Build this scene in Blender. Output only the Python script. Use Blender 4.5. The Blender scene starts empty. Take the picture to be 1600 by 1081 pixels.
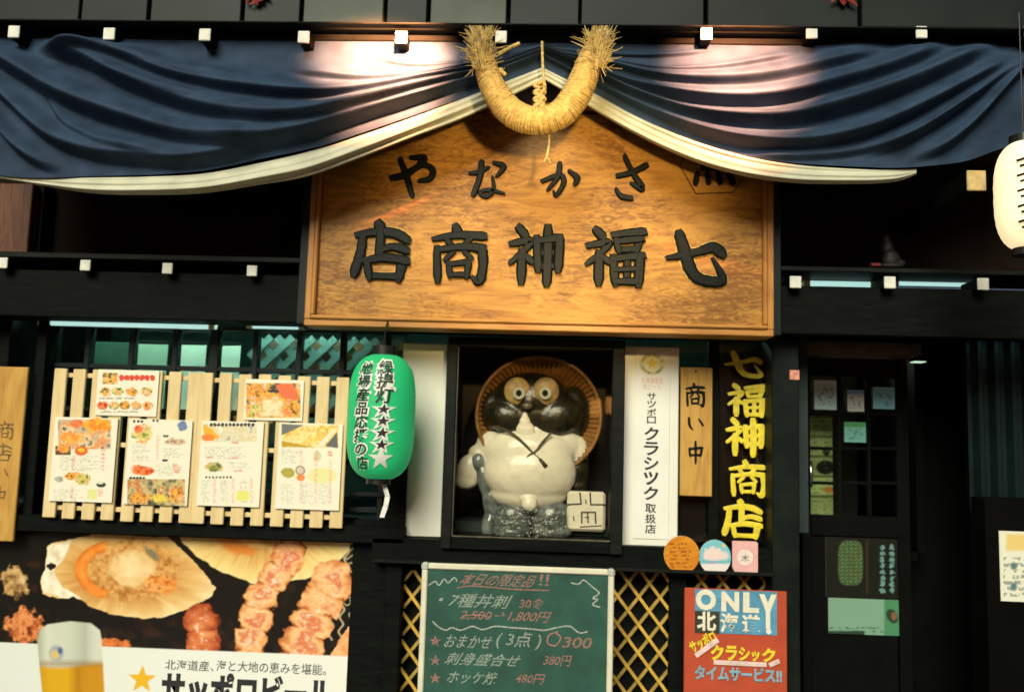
import bpy, bmesh, math, random
import numpy as np
from mathutils import Vector, Matrix
random.seed(7)
S = bpy.context.scene
COL = S.collection

# ------------------------------------------------------------------ camera, sky, sun, exposure
CAM = Vector((0.0, -4.3, 1.6))
FPX = 1387.0
YAW, PITCH, ROLL = math.radians(2.5), math.radians(6.25), math.radians(1.7)
W_FWD = Vector((-math.sin(YAW) * math.cos(PITCH), math.cos(YAW) * math.cos(PITCH), math.sin(PITCH)))
_r = W_FWD.cross(Vector((0, 0, 1))).normalized()
_u = _r.cross(W_FWD)
W_R = _r * math.cos(ROLL) + _u * math.sin(ROLL)
W_U = -_r * math.sin(ROLL) + _u * math.cos(ROLL)
cam_d = bpy.data.cameras.new('camera')
cam = bpy.data.objects.new('camera', cam_d)
COL.objects.link(cam)
m = Matrix((W_R, W_U, -W_FWD)).transposed().to_4x4()
m.translation = CAM
cam.matrix_world = m
cam_d.sensor_width = 36.0
cam_d.lens = 36.0 * FPX / 1600.0
cam_d.clip_start = 0.05
cam_d.clip_end = 500
S.camera = cam
cam_d.dof.use_dof = True          # the compact's lens is a touch soft
cam_d.dof.focus_distance = 3.35
cam_d.dof.aperture_fstop = 1.6

SUN_EL, SUN_AZ = math.radians(33), math.radians(-12)      # arcade light, from above and behind, a little from the left
sun_dir = Vector((math.sin(SUN_AZ) * math.cos(SUN_EL), -math.cos(SUN_AZ) * math.cos(SUN_EL), math.sin(SUN_EL)))
wd = bpy.data.worlds.new('World')
S.world = wd
wd.use_nodes = True
nt = wd.node_tree
nt.nodes.clear()
sky = nt.nodes.new('ShaderNodeTexSky')
sky.sky_type = 'NISHITA'
sky.sun_disc = False
sky.sun_elevation = SUN_EL
sky.sun_rotation = math.atan2(sun_dir.x, sun_dir.y)
bg = nt.nodes.new('ShaderNodeBackground')
bg.inputs['Strength'].default_value = 0.012
wo = nt.nodes.new('ShaderNodeOutputWorld')
nt.links.new(sky.outputs[0], bg.inputs[0])
nt.links.new(bg.outputs[0], wo.inputs[0])
sl = bpy.data.lights.new('sun', 'SUN')
sl.energy = 3.4
sl.angle = math.radians(32)
sl.color = (1.0, 0.965, 0.80)
so = bpy.data.objects.new('sun', sl)
COL.objects.link(so)
so.rotation_euler = sun_dir.to_track_quat('Z', 'Y').to_euler()
so.location = (0, -6, 6)
S.view_settings.view_transform = 'Standard'
S.view_settings.look = 'None'
S.view_settings.exposure = 0.35
S.view_settings.gamma = 1.0
S.view_settings.use_curve_mapping = False
S.render.engine = 'CYCLES'
S.cycles.use_denoising = True
S.cycles.max_bounces = 8
S.cycles.transparent_max_bounces = 12
S.cycles.sample_clamp_indirect = 4.0


# ------------------------------------------------------------------ measuring helpers
def at(px, py, Y):
    """world point on the plane at depth Y that was measured at pixel (px, py) of the photograph"""
    d = W_R * (px - 800.0) - W_U * (py - 540.5) + W_FWD * FPX
    t = (Y - CAM.y) / d.y
    return CAM + d * t


def proj_np(P):
    """photograph pixels of an (n,3) array of world points"""
    Q = P - np.array(CAM)
    a = Q @ np.array(W_R)
    b = Q @ np.array(W_U)
    c = Q @ np.array(W_FWD)
    return 800.0 + a / c * FPX, 540.5 - b / c * FPX


def rect(x0, y0, x1, y1, Y):
    """upright rectangle (X0, Z0, X1, Z1) on plane Y for a measured picture rectangle"""
    a, b, c, d = at(x0, y0, Y), at(x1, y0, Y), at(x1, y1, Y), at(x0, y1, Y)
    return ((a.x + d.x) / 2, (c.z + d.z) / 2, (b.x + c.x) / 2, (a.z + b.z) / 2)


def lin(c):
    return tuple(((v / 255.0) / 12.92 if v <= 10 else (((v / 255.0) + 0.055) / 1.055) ** 2.4) for v in c)


# ------------------------------------------------------------------ numpy noise
def vnoise(x, y, seed=0):
    xi = np.floor(x).astype(np.int64)
    yi = np.floor(y).astype(np.int64)
    fx = x - xi
    fy = y - yi
    fx = fx * fx * (3 - 2 * fx)
    fy = fy * fy * (3 - 2 * fy)

    def h(a, b):
        n = (a * 374761393 + b * 668265263 + seed * 1442695041) & 0x7fffffff
        n = ((n ^ (n >> 13)) * 1274126177) & 0x7fffffff
        return ((n ^ (n >> 16)) & 0xffff) / 65535.0
    return (h(xi, yi) * (1 - fx) + h(xi + 1, yi) * fx) * (1 - fy) + (h(xi, yi + 1) * (1 - fx) + h(xi + 1, yi + 1) * fx) * fy


def fbm(x, y, seed=0, oct=4):
    v = 0
    a = 0.5
    for i in range(oct):
        v = v + a * vnoise(x * 2 ** i, y * 2 ** i, seed + i * 17)
        a *= 0.5
    return v / (1 - 0.5 ** oct)


# ------------------------------------------------------------------ materials
MATS = {}


def mat(name, color, rough=0.6, var=0.25, scale=8.0, bump=0.0, bscale=60.0, metal=0.0, spec=0.5, emit=None, estr=0.0,
        stretch=(1, 1, 1), color2=None, coat=0.0, detail=6):
    if name in MATS:
        return MATS[name]
    M = bpy.data.materials.new(name)
    M.use_nodes = True
    t = M.node_tree
    b = t.nodes['Principled BSDF']
    b.inputs['Roughness'].default_value = rough
    b.inputs['Metallic'].default_value = metal
    b.inputs['Specular IOR Level'].default_value = spec
    b.inputs['Coat Weight'].default_value = coat
    tc = t.nodes.new('ShaderNodeTexCoord')
    mp = t.nodes.new('ShaderNodeMapping')
    mp.inputs['Scale'].default_value = stretch
    t.links.new(tc.outputs['Object'], mp.inputs[0])
    n = t.nodes.new('ShaderNodeTexNoise')
    n.inputs['Scale'].default_value = scale
    n.inputs['Detail'].default_value = detail
    t.links.new(mp.outputs[0], n.inputs['Vector'])
    r = t.nodes.new('ShaderNodeValToRGB')
    c2 = color2 if color2 else tuple(max(0, c * (1 - var)) for c in color)
    c1 = color if color2 else tuple(min(1, c * (1 + var * 0.5)) for c in color)
    r.color_ramp.elements[0].position = 0.32
    r.color_ramp.elements[1].position = 0.68
    r.color_ramp.elements[0].color = (*c2, 1)
    r.color_ramp.elements[1].color = (*c1, 1)
    t.links.new(n.outputs[0], r.inputs[0])
    t.links.new(r.outputs[0], b.inputs['Base Color'])
    if bump > 0:
        n2 = t.nodes.new('ShaderNodeTexNoise')
        n2.inputs['Scale'].default_value = bscale
        n2.inputs['Detail'].default_value = 5
        t.links.new(mp.outputs[0], n2.inputs['Vector'])
        bp = t.nodes.new('ShaderNodeBump')
        bp.inputs['Strength'].default_value = bump
        bp.inputs['Distance'].default_value = 0.01
        t.links.new(n2.outputs[0], bp.inputs['Height'])
        t.links.new(bp.outputs[0], b.inputs['Normal'])
    if emit:
        b.inputs['Emission Color'].default_value = (*emit, 1)
        b.inputs['Emission Strength'].default_value = estr
    MATS[name] = M
    return M


def vcol_mat(name, rough=0.45, spec=0.4):
    if name in MATS:
        return MATS[name]
    M = bpy.data.materials.new(name)
    M.use_nodes = True
    t = M.node_tree
    b = t.nodes['Principled BSDF']
    a = t.nodes.new('ShaderNodeVertexColor')
    a.layer_name = 'Col'
    t.links.new(a.outputs[0], b.inputs['Base Color'])
    b.inputs['Roughness'].default_value = rough
    b.inputs['Specular IOR Level'].default_value = spec
    MATS[name] = M
    return M


def glass_mat(name, tint=(0.85, 0.92, 0.9), refl=0.02, rough=0.02):
    M = bpy.data.materials.new(name)
    M.use_nodes = True
    t = M.node_tree
    t.nodes.clear()
    o = t.nodes.new('ShaderNodeOutputMaterial')
    mx = t.nodes.new('ShaderNodeMixShader')
    tr = t.nodes.new('ShaderNodeBsdfTransparent')
    tr.inputs[0].default_value = (*tint, 1)
    g = t.nodes.new('ShaderNodeBsdfGlossy')
    g.inputs['Roughness'].default_value = rough
    lw = t.nodes.new('ShaderNodeLayerWeight')
    lw.inputs[0].default_value = 0.3
    ma = t.nodes.new('ShaderNodeMath')
    ma.operation = 'MULTIPLY_ADD'
    ma.inputs[1].default_value = 0.35
    ma.inputs[2].default_value = refl
    t.links.new(lw.outputs['Fresnel'], ma.inputs[0])
    t.links.new(ma.outputs[0], mx.inputs[0])
    t.links.new(tr.outputs[0], mx.inputs[1])
    t.links.new(g.outputs[0], mx.inputs[2])
    t.links.new(mx.outputs[0], o.inputs[0])
    return M


def chalk_mat(name, color, rough_alpha=0.55, scale=180):
    M = bpy.data.materials.new(name)
    M.use_nodes = True
    t = M.node_tree
    b = t.nodes['Principled BSDF']
    b.inputs['Base Color'].default_value = (*color, 1)
    b.inputs['Roughness'].default_value = 0.9
    tc = t.nodes.new('ShaderNodeTexCoord')
    n = t.nodes.new('ShaderNodeTexNoise')
    n.inputs['Scale'].default_value = scale
    n.inputs['Detail'].default_value = 3
    t.links.new(tc.outputs['Object'], n.inputs['Vector'])
    r = t.nodes.new('ShaderNodeValToRGB')
    r.color_ramp.elements[0].position = 0.30
    r.color_ramp.elements[1].position = 0.62
    r.color_ramp.elements[0].color = (0.04, 0.04, 0.04, 1)
    r.color_ramp.elements[1].color = (rough_alpha, rough_alpha, rough_alpha, 1)
    t.links.new(n.outputs[0], r.inputs[0])
    t.links.new(r.outputs[0], b.inputs['Alpha'])
    return M


def wood_mat(name, c_light, c_dark, axis='X', scale=3.0, rough=0.45, ring=9.0, distort=6.0, bump=0.25, grain=False):
    """grained timber: stretched noise drives bands, plus fine pores"""
    M = bpy.data.materials.new(name)
    M.use_nodes = True
    t = M.node_tree
    b = t.nodes['Principled BSDF']
    b.inputs['Roughness'].default_value = rough
    b.inputs['Specular IOR Level'].default_value = 0.3
    tc = t.nodes.new('ShaderNodeTexCoord')
    mp = t.nodes.new('ShaderNodeMapping')
    mp.inputs['Scale'].default_value = {'X': (0.35, 1, 1.6), 'Z': (1.6, 1, 0.35)}[axis]
    t.links.new(tc.outputs['Object'], mp.inputs[0])
    n = t.nodes.new('ShaderNodeTexNoise')
    n.inputs['Scale'].default_value = scale
    n.inputs['Detail'].default_value = 3
    n.inputs['Distortion'].default_value = 0.9
    t.links.new(mp.outputs[0], n.inputs['Vector'])
    mu = t.nodes.new('ShaderNodeMath')
    mu.operation = 'MULTIPLY'
    mu.inputs[1].default_value = ring
    t.links.new(n.outputs[0], mu.inputs[0])
    fr = t.nodes.new('ShaderNodeMath')
    fr.operation = 'PINGPONG'
    fr.inputs[1].default_value = 0.5
    t.links.new(mu.outputs[0], fr.inputs[0])
    mp2 = t.nodes.new('ShaderNodeMapping')
    mp2.inputs['Scale'].default_value = {'X': (6, 40, 60), 'Z': (60, 40, 6)}[axis]
    t.links.new(tc.outputs['Object'], mp2.inputs[0])
    n2 = t.nodes.new('ShaderNodeTexNoise')
    n2.inputs['Scale'].default_value = 1.0
    n2.inputs['Detail'].default_value = 4
    t.links.new(mp2.outputs[0], n2.inputs['Vector'])
    ad = t.nodes.new('ShaderNodeMath')
    ad.operation = 'MULTIPLY_ADD'
    ad.inputs[1].default_value = 0.75
    t.links.new(fr.outputs[0], ad.inputs[0])
    t.links.new(n2.outputs[0], ad.inputs[2])
    r = t.nodes.new('ShaderNodeValToRGB')
    r.color_ramp.elements[0].position = 0.32
    r.color_ramp.elements[1].position = 0.85
    r.color_ramp.elements[0].color = (*c_dark, 1)
    r.color_ramp.elements[1].color = (*c_light, 1)
    t.links.new(ad.outputs[0], r.inputs[0])
    colour = r.outputs[0]
    if grain:      # dark curly flecks and broad tone changes of figured timber
        mp3 = t.nodes.new('ShaderNodeMapping')
        mp3.inputs['Scale'].default_value = (7, 20, 20)
        mp3.inputs['Rotation'].default_value = (0, 0.12, 0)
        t.links.new(tc.outputs['Object'], mp3.inputs[0])
        n3 = t.nodes.new('ShaderNodeTexNoise')
        n3.inputs['Scale'].default_value = 2.0
        n3.inputs['Detail'].default_value = 5
        n3.inputs['Distortion'].default_value = 2.2
        t.links.new(mp3.outputs[0], n3.inputs['Vector'])
        n4 = t.nodes.new('ShaderNodeTexNoise')
        n4.inputs['Scale'].default_value = 2.2
        t.links.new(tc.outputs['Object'], n4.inputs['Vector'])
        mm = t.nodes.new('ShaderNodeMath')
        mm.operation = 'MULTIPLY'
        t.links.new(n3.outputs[0], mm.inputs[0])
        t.links.new(n4.outputs[0], mm.inputs[1])
        r3 = t.nodes.new('ShaderNodeValToRGB')
        r3.color_ramp.elements[0].position = 0.21
        r3.color_ramp.elements[1].position = 0.36
        r3.color_ramp.elements[0].color = (1, 1, 1, 1)
        r3.color_ramp.elements[1].color = (0.50, 0.42, 0.34, 1)
        t.links.new(mm.outputs[0], r3.inputs[0])
        mx = t.nodes.new('ShaderNodeMix')
        mx.data_type = 'RGBA'
        mx.blend_type = 'MULTIPLY'
        mx.inputs[0].default_value = 1.0
        t.links.new(r.outputs[0], mx.inputs[6])
        t.links.new(r3.outputs[0], mx.inputs[7])
        colour = mx.outputs[2]
    t.links.new(colour, b.inputs['Base Color'])
    bp = t.nodes.new('ShaderNodeBump')
    bp.inputs['Strength'].default_value = bump
    bp.inputs['Distance'].default_value = 0.004
    t.links.new(ad.outputs[0], bp.inputs['Height'])
    t.links.new(bp.outputs[0], b.inputs['Normal'])
    MATS[name] = M
    return M


BLACKWOOD = mat('black_stained_timber', (0.0032, 0.0046, 0.0034), 0.62, 0.5, 9, 0.08, 60, spec=.08, stretch=(1, 6, 6))
BLACKWOOD2 = mat('charcoal_timber', (0.0065, 0.0085, 0.0065), 0.55, 0.5, 9, 0.08, 60, spec=.14, stretch=(1, 6, 6))
DARKBROWN = mat('dark_brown_plaster', (0.009, 0.0048, 0.0026), 0.85, 0.4, 5, 0.2, 40, spec=.1)
BROWNPOST = wood_mat('brown_post_wood', (0.12, 0.045, 0.018), (0.05, 0.018, 0.008), 'Z', 5)
WHITEPAINT = mat('white_paint_worn', (0.72, 0.72, 0.62), 0.6, 0.12, 30, 0.15, 120)
CREAMPANEL = mat('cream_white_acrylic', (0.78, 0.78, 0.66), 0.35, 0.05, 3)
SIGNWOOD = wood_mat('keyaki_sign_wood', (0.52, 0.255, 0.042), (0.30, 0.125, 0.018), 'X', 3.4, 0.5, 7.0, grain=True)
SIGNTRIM = wood_mat('sign_trim_wood', (0.52, 0.25, 0.06), (0.34, 0.14, 0.03), 'X', 4.0, 0.4, 5.0)
SIGNTRIMV = wood_mat('sign_trim_wood_upright', (0.50, 0.23, 0.055), (0.32, 0.13, 0.028), 'Z', 4.0, 0.4, 5.0)
PALEWOOD = wood_mat('pale_cedar_slat', (0.74, 0.58, 0.30), (0.62, 0.46, 0.21), 'Z', 3.0, 0.6, 5.0, bump=0.1)
PLAQUEWOOD = wood_mat('ochre_plaque_wood', (0.56, 0.32, 0.07), (0.40, 0.21, 0.04), 'Z', 3.0, 0.5, 7.0)
INK = mat('black_lacquer', (0.0045, 0.0065, 0.005), 0.45, 0.3, 20, 0.15, 80, spec=.14)
BLACKPRINT = mat('black_print', (0.014, 0.016, 0.018), 0.5, 0.3, 40)
GREYPRINT = mat('grey_print', (0.10, 0.11, 0.11), 0.5, 0.3, 40)
WHITEPRINT = mat('white_print', (0.80, 0.80, 0.74), 0.5, 0.08, 40)
REDPRINT = mat('red_print', (0.62, 0.09, 0.045), 0.5, 0.15, 30)
YELLOWPAINT = mat('yellow_sign_paint', (0.78, 0.62, 0.03), 0.45, 0.2, 40)
GLASS = glass_mat('window_glass')
GLASS_DARK = glass_mat('display_glass', (0.97, 0.96, 0.92), 0.03)
NAVY = mat('navy_satin_cloth', (0.027, 0.050, 0.090), 0.65, 0.30, 9, 0.25, 900, spec=0.14)
LINING = mat('cream_cloth_lining', (0.54, 0.54, 0.40), 0.75, 0.18, 9, 0.2, 300, spec=.2)
STRAW = mat('straw', (0.62, 0.42, 0.13), 0.8, 0.35, 60, 0.5, 160, stretch=(1, 1, 1))
TUBE = mat('fluorescent_tube', (0.9, 0.95, 0.95), 0.4, 0, emit=(0.62, 0.95, 0.92), estr=6.5)


# ------------------------------------------------------------------ object helpers
def link(o, parent=None):
    COL.objects.link(o)
    if parent is not None:
        o.parent = parent
    return o


def empty(name, loc=(0, 0, 0), label=None, cat=None, group=None, kind=None):
    o = bpy.data.objects.new(name, None)
    o.location = loc
    o.empty_display_size = 0.1
    link(o)
    tag(o, label, cat, group, kind)
    return o


def tag(o, label=None, cat=None, group=None, kind=None):
    for k, v in (('label', label), ('category', cat), ('group', group), ('kind', kind)):
        if v:
            o[k] = v
    return o


def mesh_obj(name, verts, faces, material, parent=None, smooth=False):
    me = bpy.data.meshes.new(name)
    pl = parent.location if parent is not None else Vector((0, 0, 0))
    if parent is not None and parent.parent is not None:
        pl = pl + parent.parent.location
    verts = [(v[0] - pl[0], v[1] - pl[1], v[2] - pl[2]) for v in verts]
    me.from_pydata(verts, [], faces)
    me.update()
    if material is not None:
        me.materials.append(material)
    if smooth:
        me.polygons.foreach_set('use_smooth', [True] * len(me.polygons))
    o = bpy.data.objects.new(name, me)
    link(o, parent)
    return o


class MB:
    def __init__(self):
        self.v = []
        self.f = []

    def add(self, v, f):
        k = len(self.v)
        self.v += [tuple(p) for p in v]
        self.f += [tuple(i + k for i in q) for q in f]
        return self

    def box(self, x0, y0, z0, x1, y1, z1, bev=0.0, jit=0.0):
        if x0 > x1: x0, x1 = x1, x0
        if y0 > y1: y0, y1 = y1, y0
        if z0 > z1: z0, z1 = z1, z0
        b = min(bev, (x1 - x0) * .4, (y1 - y0) * .4, (z1 - z0) * .4)
        if b <= 0:
            v = [(x, y, z) for z in (z0, z1) for y in (y0, y1) for x in (x0, x1)]
            f = [(0, 2, 3, 1), (4, 5, 7, 6), (0, 1, 5, 4), (2, 6, 7, 3), (0, 4, 6, 2), (1, 3, 7, 5)]
            return self.add(v, f)
        bm = bmesh.new()
        bmesh.ops.create_cube(bm, size=1.0)
        for q in bm.verts:
            q.co = Vector(((x0 + x1) / 2 + q.co.x * (x1 - x0), (y0 + y1) / 2 + q.co.y * (y1 - y0), (z0 + z1) / 2 + q.co.z * (z1 - z0)))
        bmesh.ops.bevel(bm, geom=list(bm.edges), offset=b, segments=1, affect='EDGES', profile=0.5)
        bm.verts.ensure_lookup_table()
        self.add([q.co[:] for q in bm.verts], [[w.index for w in p.verts] for p in bm.faces])
        bm.free()
        return self

    def tube(self, pts, rad, n=8, cap=True, flat=1.0):
        pts = [Vector(p) for p in pts]
        if not isinstance(rad, (list, tuple)):
            rad = [rad] * len(pts)
        k = len(self.v)
        ref = Vector((0, 1, 0))
        for i, p in enumerate(pts):
            d = (pts[min(i + 1, len(pts) - 1)] - pts[max(i - 1, 0)]).normalized()
            a = ref - d * ref.dot(d)
            if a.length < 1e-3:
                a = Vector((1, 0, 0)) - d * d.x
            a.normalize()
            b = d.cross(a)
            for j in range(n):
                t = 2 * math.pi * j / n
                self.v.append(tuple(p + (a * math.cos(t) * flat + b * math.sin(t)) * rad[i]))
        for i in range(len(pts) - 1):
            for j in range(n):
                self.f.append((k + i * n + j, k + i * n + (j + 1) % n, k + (i + 1) * n + (j + 1) % n, k + (i + 1) * n + j))
        if cap:
            self.f.append(tuple(k + j for j in range(n))[::-1])
            self.f.append(tuple(k + (len(pts) - 1) * n + j for j in range(n)))
        return self

    def lathe(self, cx, cy, prof, n=32, sy=1.0):
        """prof: list of (r, z)"""
        k = len(self.v)
        for r, z in prof:
            for j in range(n):
                t = 2 * math.pi * j / n
                self.v.append((cx + r * math.cos(t), cy + r * math.sin(t) * sy, z))
        for i in range(len(prof) - 1):
            for j in range(n):
                self.f.append((k + i * n + j, k + i * n + (j + 1) % n, k + (i + 1) * n + (j + 1) % n, k + (i + 1) * n + j))
        return self

    def disc(self, cx, y, cz, rx, rz, n=36, depth=0.004):
        k = len(self.v)
        for yy in (y - depth, y):
            for j in range(n):
                t = 2 * math.pi * j / n
                self.v.append((cx + rx * math.cos(t), yy, cz + rz * math.sin(t)))
        self.f.append(tuple(range(k, k + n)))
        self.f.append(tuple(range(k + n, k + 2 * n))[::-1])
        for j in range(n):
            self.f.append((k + j, k + n + j, k + n + (j + 1) % n, k + (j + 1) % n))
        return self

    def build(self, name, material, parent=None, smooth=False):
        return mesh_obj(name, self.v, self.f, material, parent, smooth)


def pbox(name, x0, y0, x1, y1, Y0, Y1, material, parent=None, bev=0.004):
    """axis-aligned board; its front face (the nearer of Y0, Y1) is measured from the photograph"""
    yf = min(Y0, Y1)
    X0, Z0, X1, Z1 = rect(x0, y0, x1, y1, yf)
    return MB().box(X0, Y0, Z0, X1, Y1, Z1, bev).build(name, material, parent)


def catmull(pts, n=8):
    out = []
    P = [pts[0]] + list(pts) + [pts[-1]]
    for i in range(1, len(P) - 2):
        for k in range(n):
            t = k / n
            out.append(tuple(0.5 * ((2 * b) + (-a + c) * t + (2 * a - 5 * b + 4 * c - d) * t * t + (-a + 3 * b - 3 * c + d) * t ** 3)
                             for a, b, c, d in zip(P[i - 1], P[i], P[i + 1], P[i + 2])))
    out.append(tuple(pts[-1]))
    return out


# ------------------------------------------------------------------ lettering
BRUSH = {
    '店': [[(43, 1, 13), (49, 14, 13)], [(4, 23, 8), (40, 17, 11), (74, 19, 13), (98, 31, 11)], [(16, 22, 11), (13, 55, 12), (3, 92, 13)],
          [(48, 18, 12), (48, 64, 12)], [(50, 49, 8), (72, 43, 10), (97, 49, 12)], [(18, 69, 8), (60, 63, 11), (98, 68, 12)],
          [(25, 68, 10), (31, 98, 10)], [(90, 67, 13), (84, 100, 12)], [(30, 95, 8), (84, 96, 10)]],
    '商': [[(42, 1, 12), (47, 14, 13)], [(1, 25, 7), (45, 17, 10), (97, 18, 12)], [(27, 27, 8), (37, 36, 8)], [(70, 24, 9), (58, 36, 7)],
          [(8, 41, 10), (12, 99, 11)], [(8, 45, 8), (55, 38, 10), (97, 40, 12)], [(93, 40, 13), (96, 70, 12), (90, 99, 12), (76, 92, 5)],
          [(40, 47, 8), (24, 62, 7)], [(60, 46, 7), (74, 59, 8)], [(31, 68, 8), (35, 92, 8)], [(31, 70, 7), (70, 65, 9)],
          [(69, 65, 9), (66, 92, 8)], [(33, 89, 7), (67, 88, 8)]],
    '神': [[(17, 1, 11), (29, 14, 13)], [(3, 31, 8), (22, 27, 10), (40, 25, 10), (28, 42, 9), (3, 65, 7)], [(24, 44, 12), (24, 98, 12)],
          [(29, 50, 7), (41, 61, 11)], [(50, 19, 11), (54, 76, 11)], [(50, 25, 9), (94, 18, 12)], [(92, 18, 12), (90, 76, 12)],
          [(53, 47, 8), (91, 44, 8)], [(53, 71, 9), (90, 68, 9)], [(70, 0, 12), (71, 50, 13), (70, 101, 12)]],
    '福': [[(15, 1, 11), (28, 14, 13)], [(2, 31, 8), (22, 27, 10), (38, 25, 10), (27, 42, 9), (1, 64, 7)], [(22, 44, 12), (22, 98, 12)],
          [(27, 50, 7), (38, 59, 10)], [(46, 11, 9), (70, 7, 10), (99, 4, 12)], [(51, 21, 9), (56, 40, 8)], [(51, 23, 8), (96, 17, 10)],
          [(92, 18, 11), (87, 39, 9)], [(55, 38, 8), (88, 35, 8)], [(46, 50, 10), (51, 99, 11)], [(46, 54, 9), (98, 47, 11)],
          [(93, 48, 12), (91, 99, 12)], [(51, 95, 9), (91, 94, 10)], [(50, 74, 7), (92, 71, 8)], [(71, 52, 9), (71, 96, 9)]],
    '七': [[(1, 51, 6), (25, 46, 10), (55, 38, 11), (80, 30, 14), (96, 42, 13)],
          [(21, 3, 11), (32, 40, 15), (42, 72, 14), (58, 89, 14), (90, 93, 13), (95, 82, 10), (79, 50, 4)]],
    'や': [[(0, 52, 11), (30, 44, 12), (70, 20, 10), (96, 30, 11), (92, 52, 10), (66, 58, 8)], [(44, 2, 8), (76, 3, 12), (62, 17, 7)],
          [(18, 6, 9), (36, 50, 11), (51, 97, 8)]],
    'な': [[(0, 34, 8), (25, 30, 10), (52, 16, 7)], [(32, 2, 12), (28, 45, 12), (11, 94, 11)], [(66, 4, 8), (94, 14, 12), (74, 42, 6)],
          [(64, 42, 6), (67, 78, 9), (48, 97, 9), (30, 86, 8), (55, 79, 9), (98, 88, 6)]],
    'か': [[(0, 56, 10), (45, 36, 10), (57, 58, 11), (38, 97, 9), (30, 84, 5)], [(45, 2, 11), (40, 42, 11), (14, 82, 8)],
          [(70, 24, 8), (92, 44, 13), (86, 66, 8)]],
    'さ': [[(3, 46, 9), (50, 38, 10), (100, 20, 12)], [(27, 0, 11), (58, 42, 12), (88, 74, 13), (48, 62, 6)], [(1, 76, 8), (18, 92, 10), (54, 97, 9)]],
    'い': [[(12, 20, 11), (16, 60, 12), (34, 84, 6)], [(66, 24, 8), (90, 58, 12)]],
    '中': [[(14, 30, 10), (19, 66, 11)], [(14, 34, 9), (88, 26, 11)], [(84, 28, 12), (78, 64, 11)], [(19, 62, 8), (78, 60, 9)], [(48, 0, 11), (50, 50, 12), (50, 100, 9)]],
    '魚': [[(36, 0, 10), (10, 30, 7)], [(34, 8, 8), (66, 8, 10), (52, 26, 7)], [(20, 28, 9), (22, 64, 9)], [(20, 30, 8), (84, 26, 10)], [(82, 28, 10), (80, 64, 10)],
          [(22, 46, 7), (80, 44, 7)], [(22, 63, 8), (80, 62, 8)], [(51, 28, 8), (51, 64, 8)], [(8, 74, 11), (4, 98, 12)], [(32, 74, 10), (36, 96, 12)],
          [(58, 74, 10), (64, 96, 12)], [(84, 72, 11), (96, 96, 13)]],
}


def brush_char(mb, ch, X0, Z0, X1, Z1, Y, h, wscale=1.0, seed=1):
    """raised brush-stroke character; each stroke a domed ribbon with its own taper"""
    rnd = random.Random(seed * 31 + ord(ch))
    sx, sz = (X1 - X0) / 100.0, (Z1 - Z0) / 100.0
    for si, st in enumerate(BRUSH[ch]):
        P = catmull([(x, y, w) for x, y, w in st], 7 if len(st) > 2 else 5)
        n = len(P)
        rows = []
        hh = h * (1 + 0.06 * (si % 7))
        for i, (x, y, w) in enumerate(P):
            a, b = P[max(i - 1, 0)], P[min(i + 1, n - 1)]
            dx, dy = b[0] - a[0], b[1] - a[1]
            L = math.hypot(dx, dy) or 1
            nx, ny = -dy / L, dx / L
            w = w * wscale * (1 + rnd.uniform(-.05, .05))
            # blunt, slanted brush ends
            if i == 0:
                x, y = x - dx / L * w * 0.30, y - dy / L * w * 0.30
                w *= 0.80
            if i == n - 1:
                x, y = x + dx / L * w * 0.30, y + dy / L * w * 0.30
                w *= 0.70
            r = []
            for q, d in ((-.5, 0), (-.46, .75), (-.3, 1), (.3, 1), (.46, .75), (.5, 0)):
                sk = 0.18 * w * q if i in (0, n - 1) else 0
                r.append((X0 + (x + nx * w * q + sk) * sx, Y - hh * d, Z1 - (y + ny * w * q) * sz))
            rows.append(r)
        v = [p for r in rows for p in r]
        f = []
        for i in range(n - 1):
            for j in range(5):
                f.append((i * 6 + j, i * 6 + j + 1, (i + 1) * 6 + j + 1, (i + 1) * 6 + j))
        f.append(tuple(range(6))[::-1])
        f.append(tuple((n - 1) * 6 + j for j in range(6)))
        mb.add(v, f)
    return mb


_tcache = {}


def glyph(body, bold=0.0):
    """triangulated outline of a text as (verts2d array, faces)"""
    k = (body, bold)
    if k not in _tcache:
        c = bpy.data.curves.new('t', 'FONT')
        c.body = body
        c.size = 1.0
        c.offset = bold
        c.resolution_u = 3
        o = bpy.data.objects.new('t', c)
        COL.objects.link(o)
        dg = bpy.context.evaluated_depsgraph_get()
        me = o.evaluated_get(dg).to_mesh()
        v = np.array([p.co[:2] for p in me.vertices], dtype=float).reshape(-1, 2)
        f = [tuple(p.vertices) for p in me.polygons]
        o.evaluated_get(dg).to_mesh_clear()
        bpy.data.objects.remove(o)
        bpy.data.curves.remove(c)
        _tcache[k] = (v, f)
    return _tcache[k]


def put_text(mb, body, X0, Z0, X1, Z1, Y, bold=0.0, shear=0.0, keep=False, rot=0.0, jit=0.0):
    v, f = glyph(body, bold)
    if len(v) == 0:
        return mb
    lo, hi = v.min(0), v.max(0)
    s = (v - lo) / np.maximum(hi - lo, 1e-6)
    if keep:      # single glyph inside a square cell, proportions of the em kept
        s = np.clip((v - np.array([0.0, -0.12])) / 1.0, -0.2, 1.2)
    x = X0 + (s[:, 0] + shear * (s[:, 1] - .5)) * (X1 - X0)
    z = Z0 + s[:, 1] * (Z1 - Z0)
    if rot:
        cx, cz = (X0 + X1) / 2, (Z0 + Z1) / 2
        x, z = cx + (x - cx) * math.cos(rot) - (z - cz) * math.sin(rot), cz + (x - cx) * math.sin(rot) + (z - cz) * math.cos(rot)
    mb.add([(a, Y, b) for a, b in zip(x, z)], [tuple(q)[::1] for q in f])
    return mb


def text_px(mb, body, x0, y0, x1, y1, Y, **k):
    return put_text(mb, body, *rect(x0, y0, x1, y1, Y), Y, **k)


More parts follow.
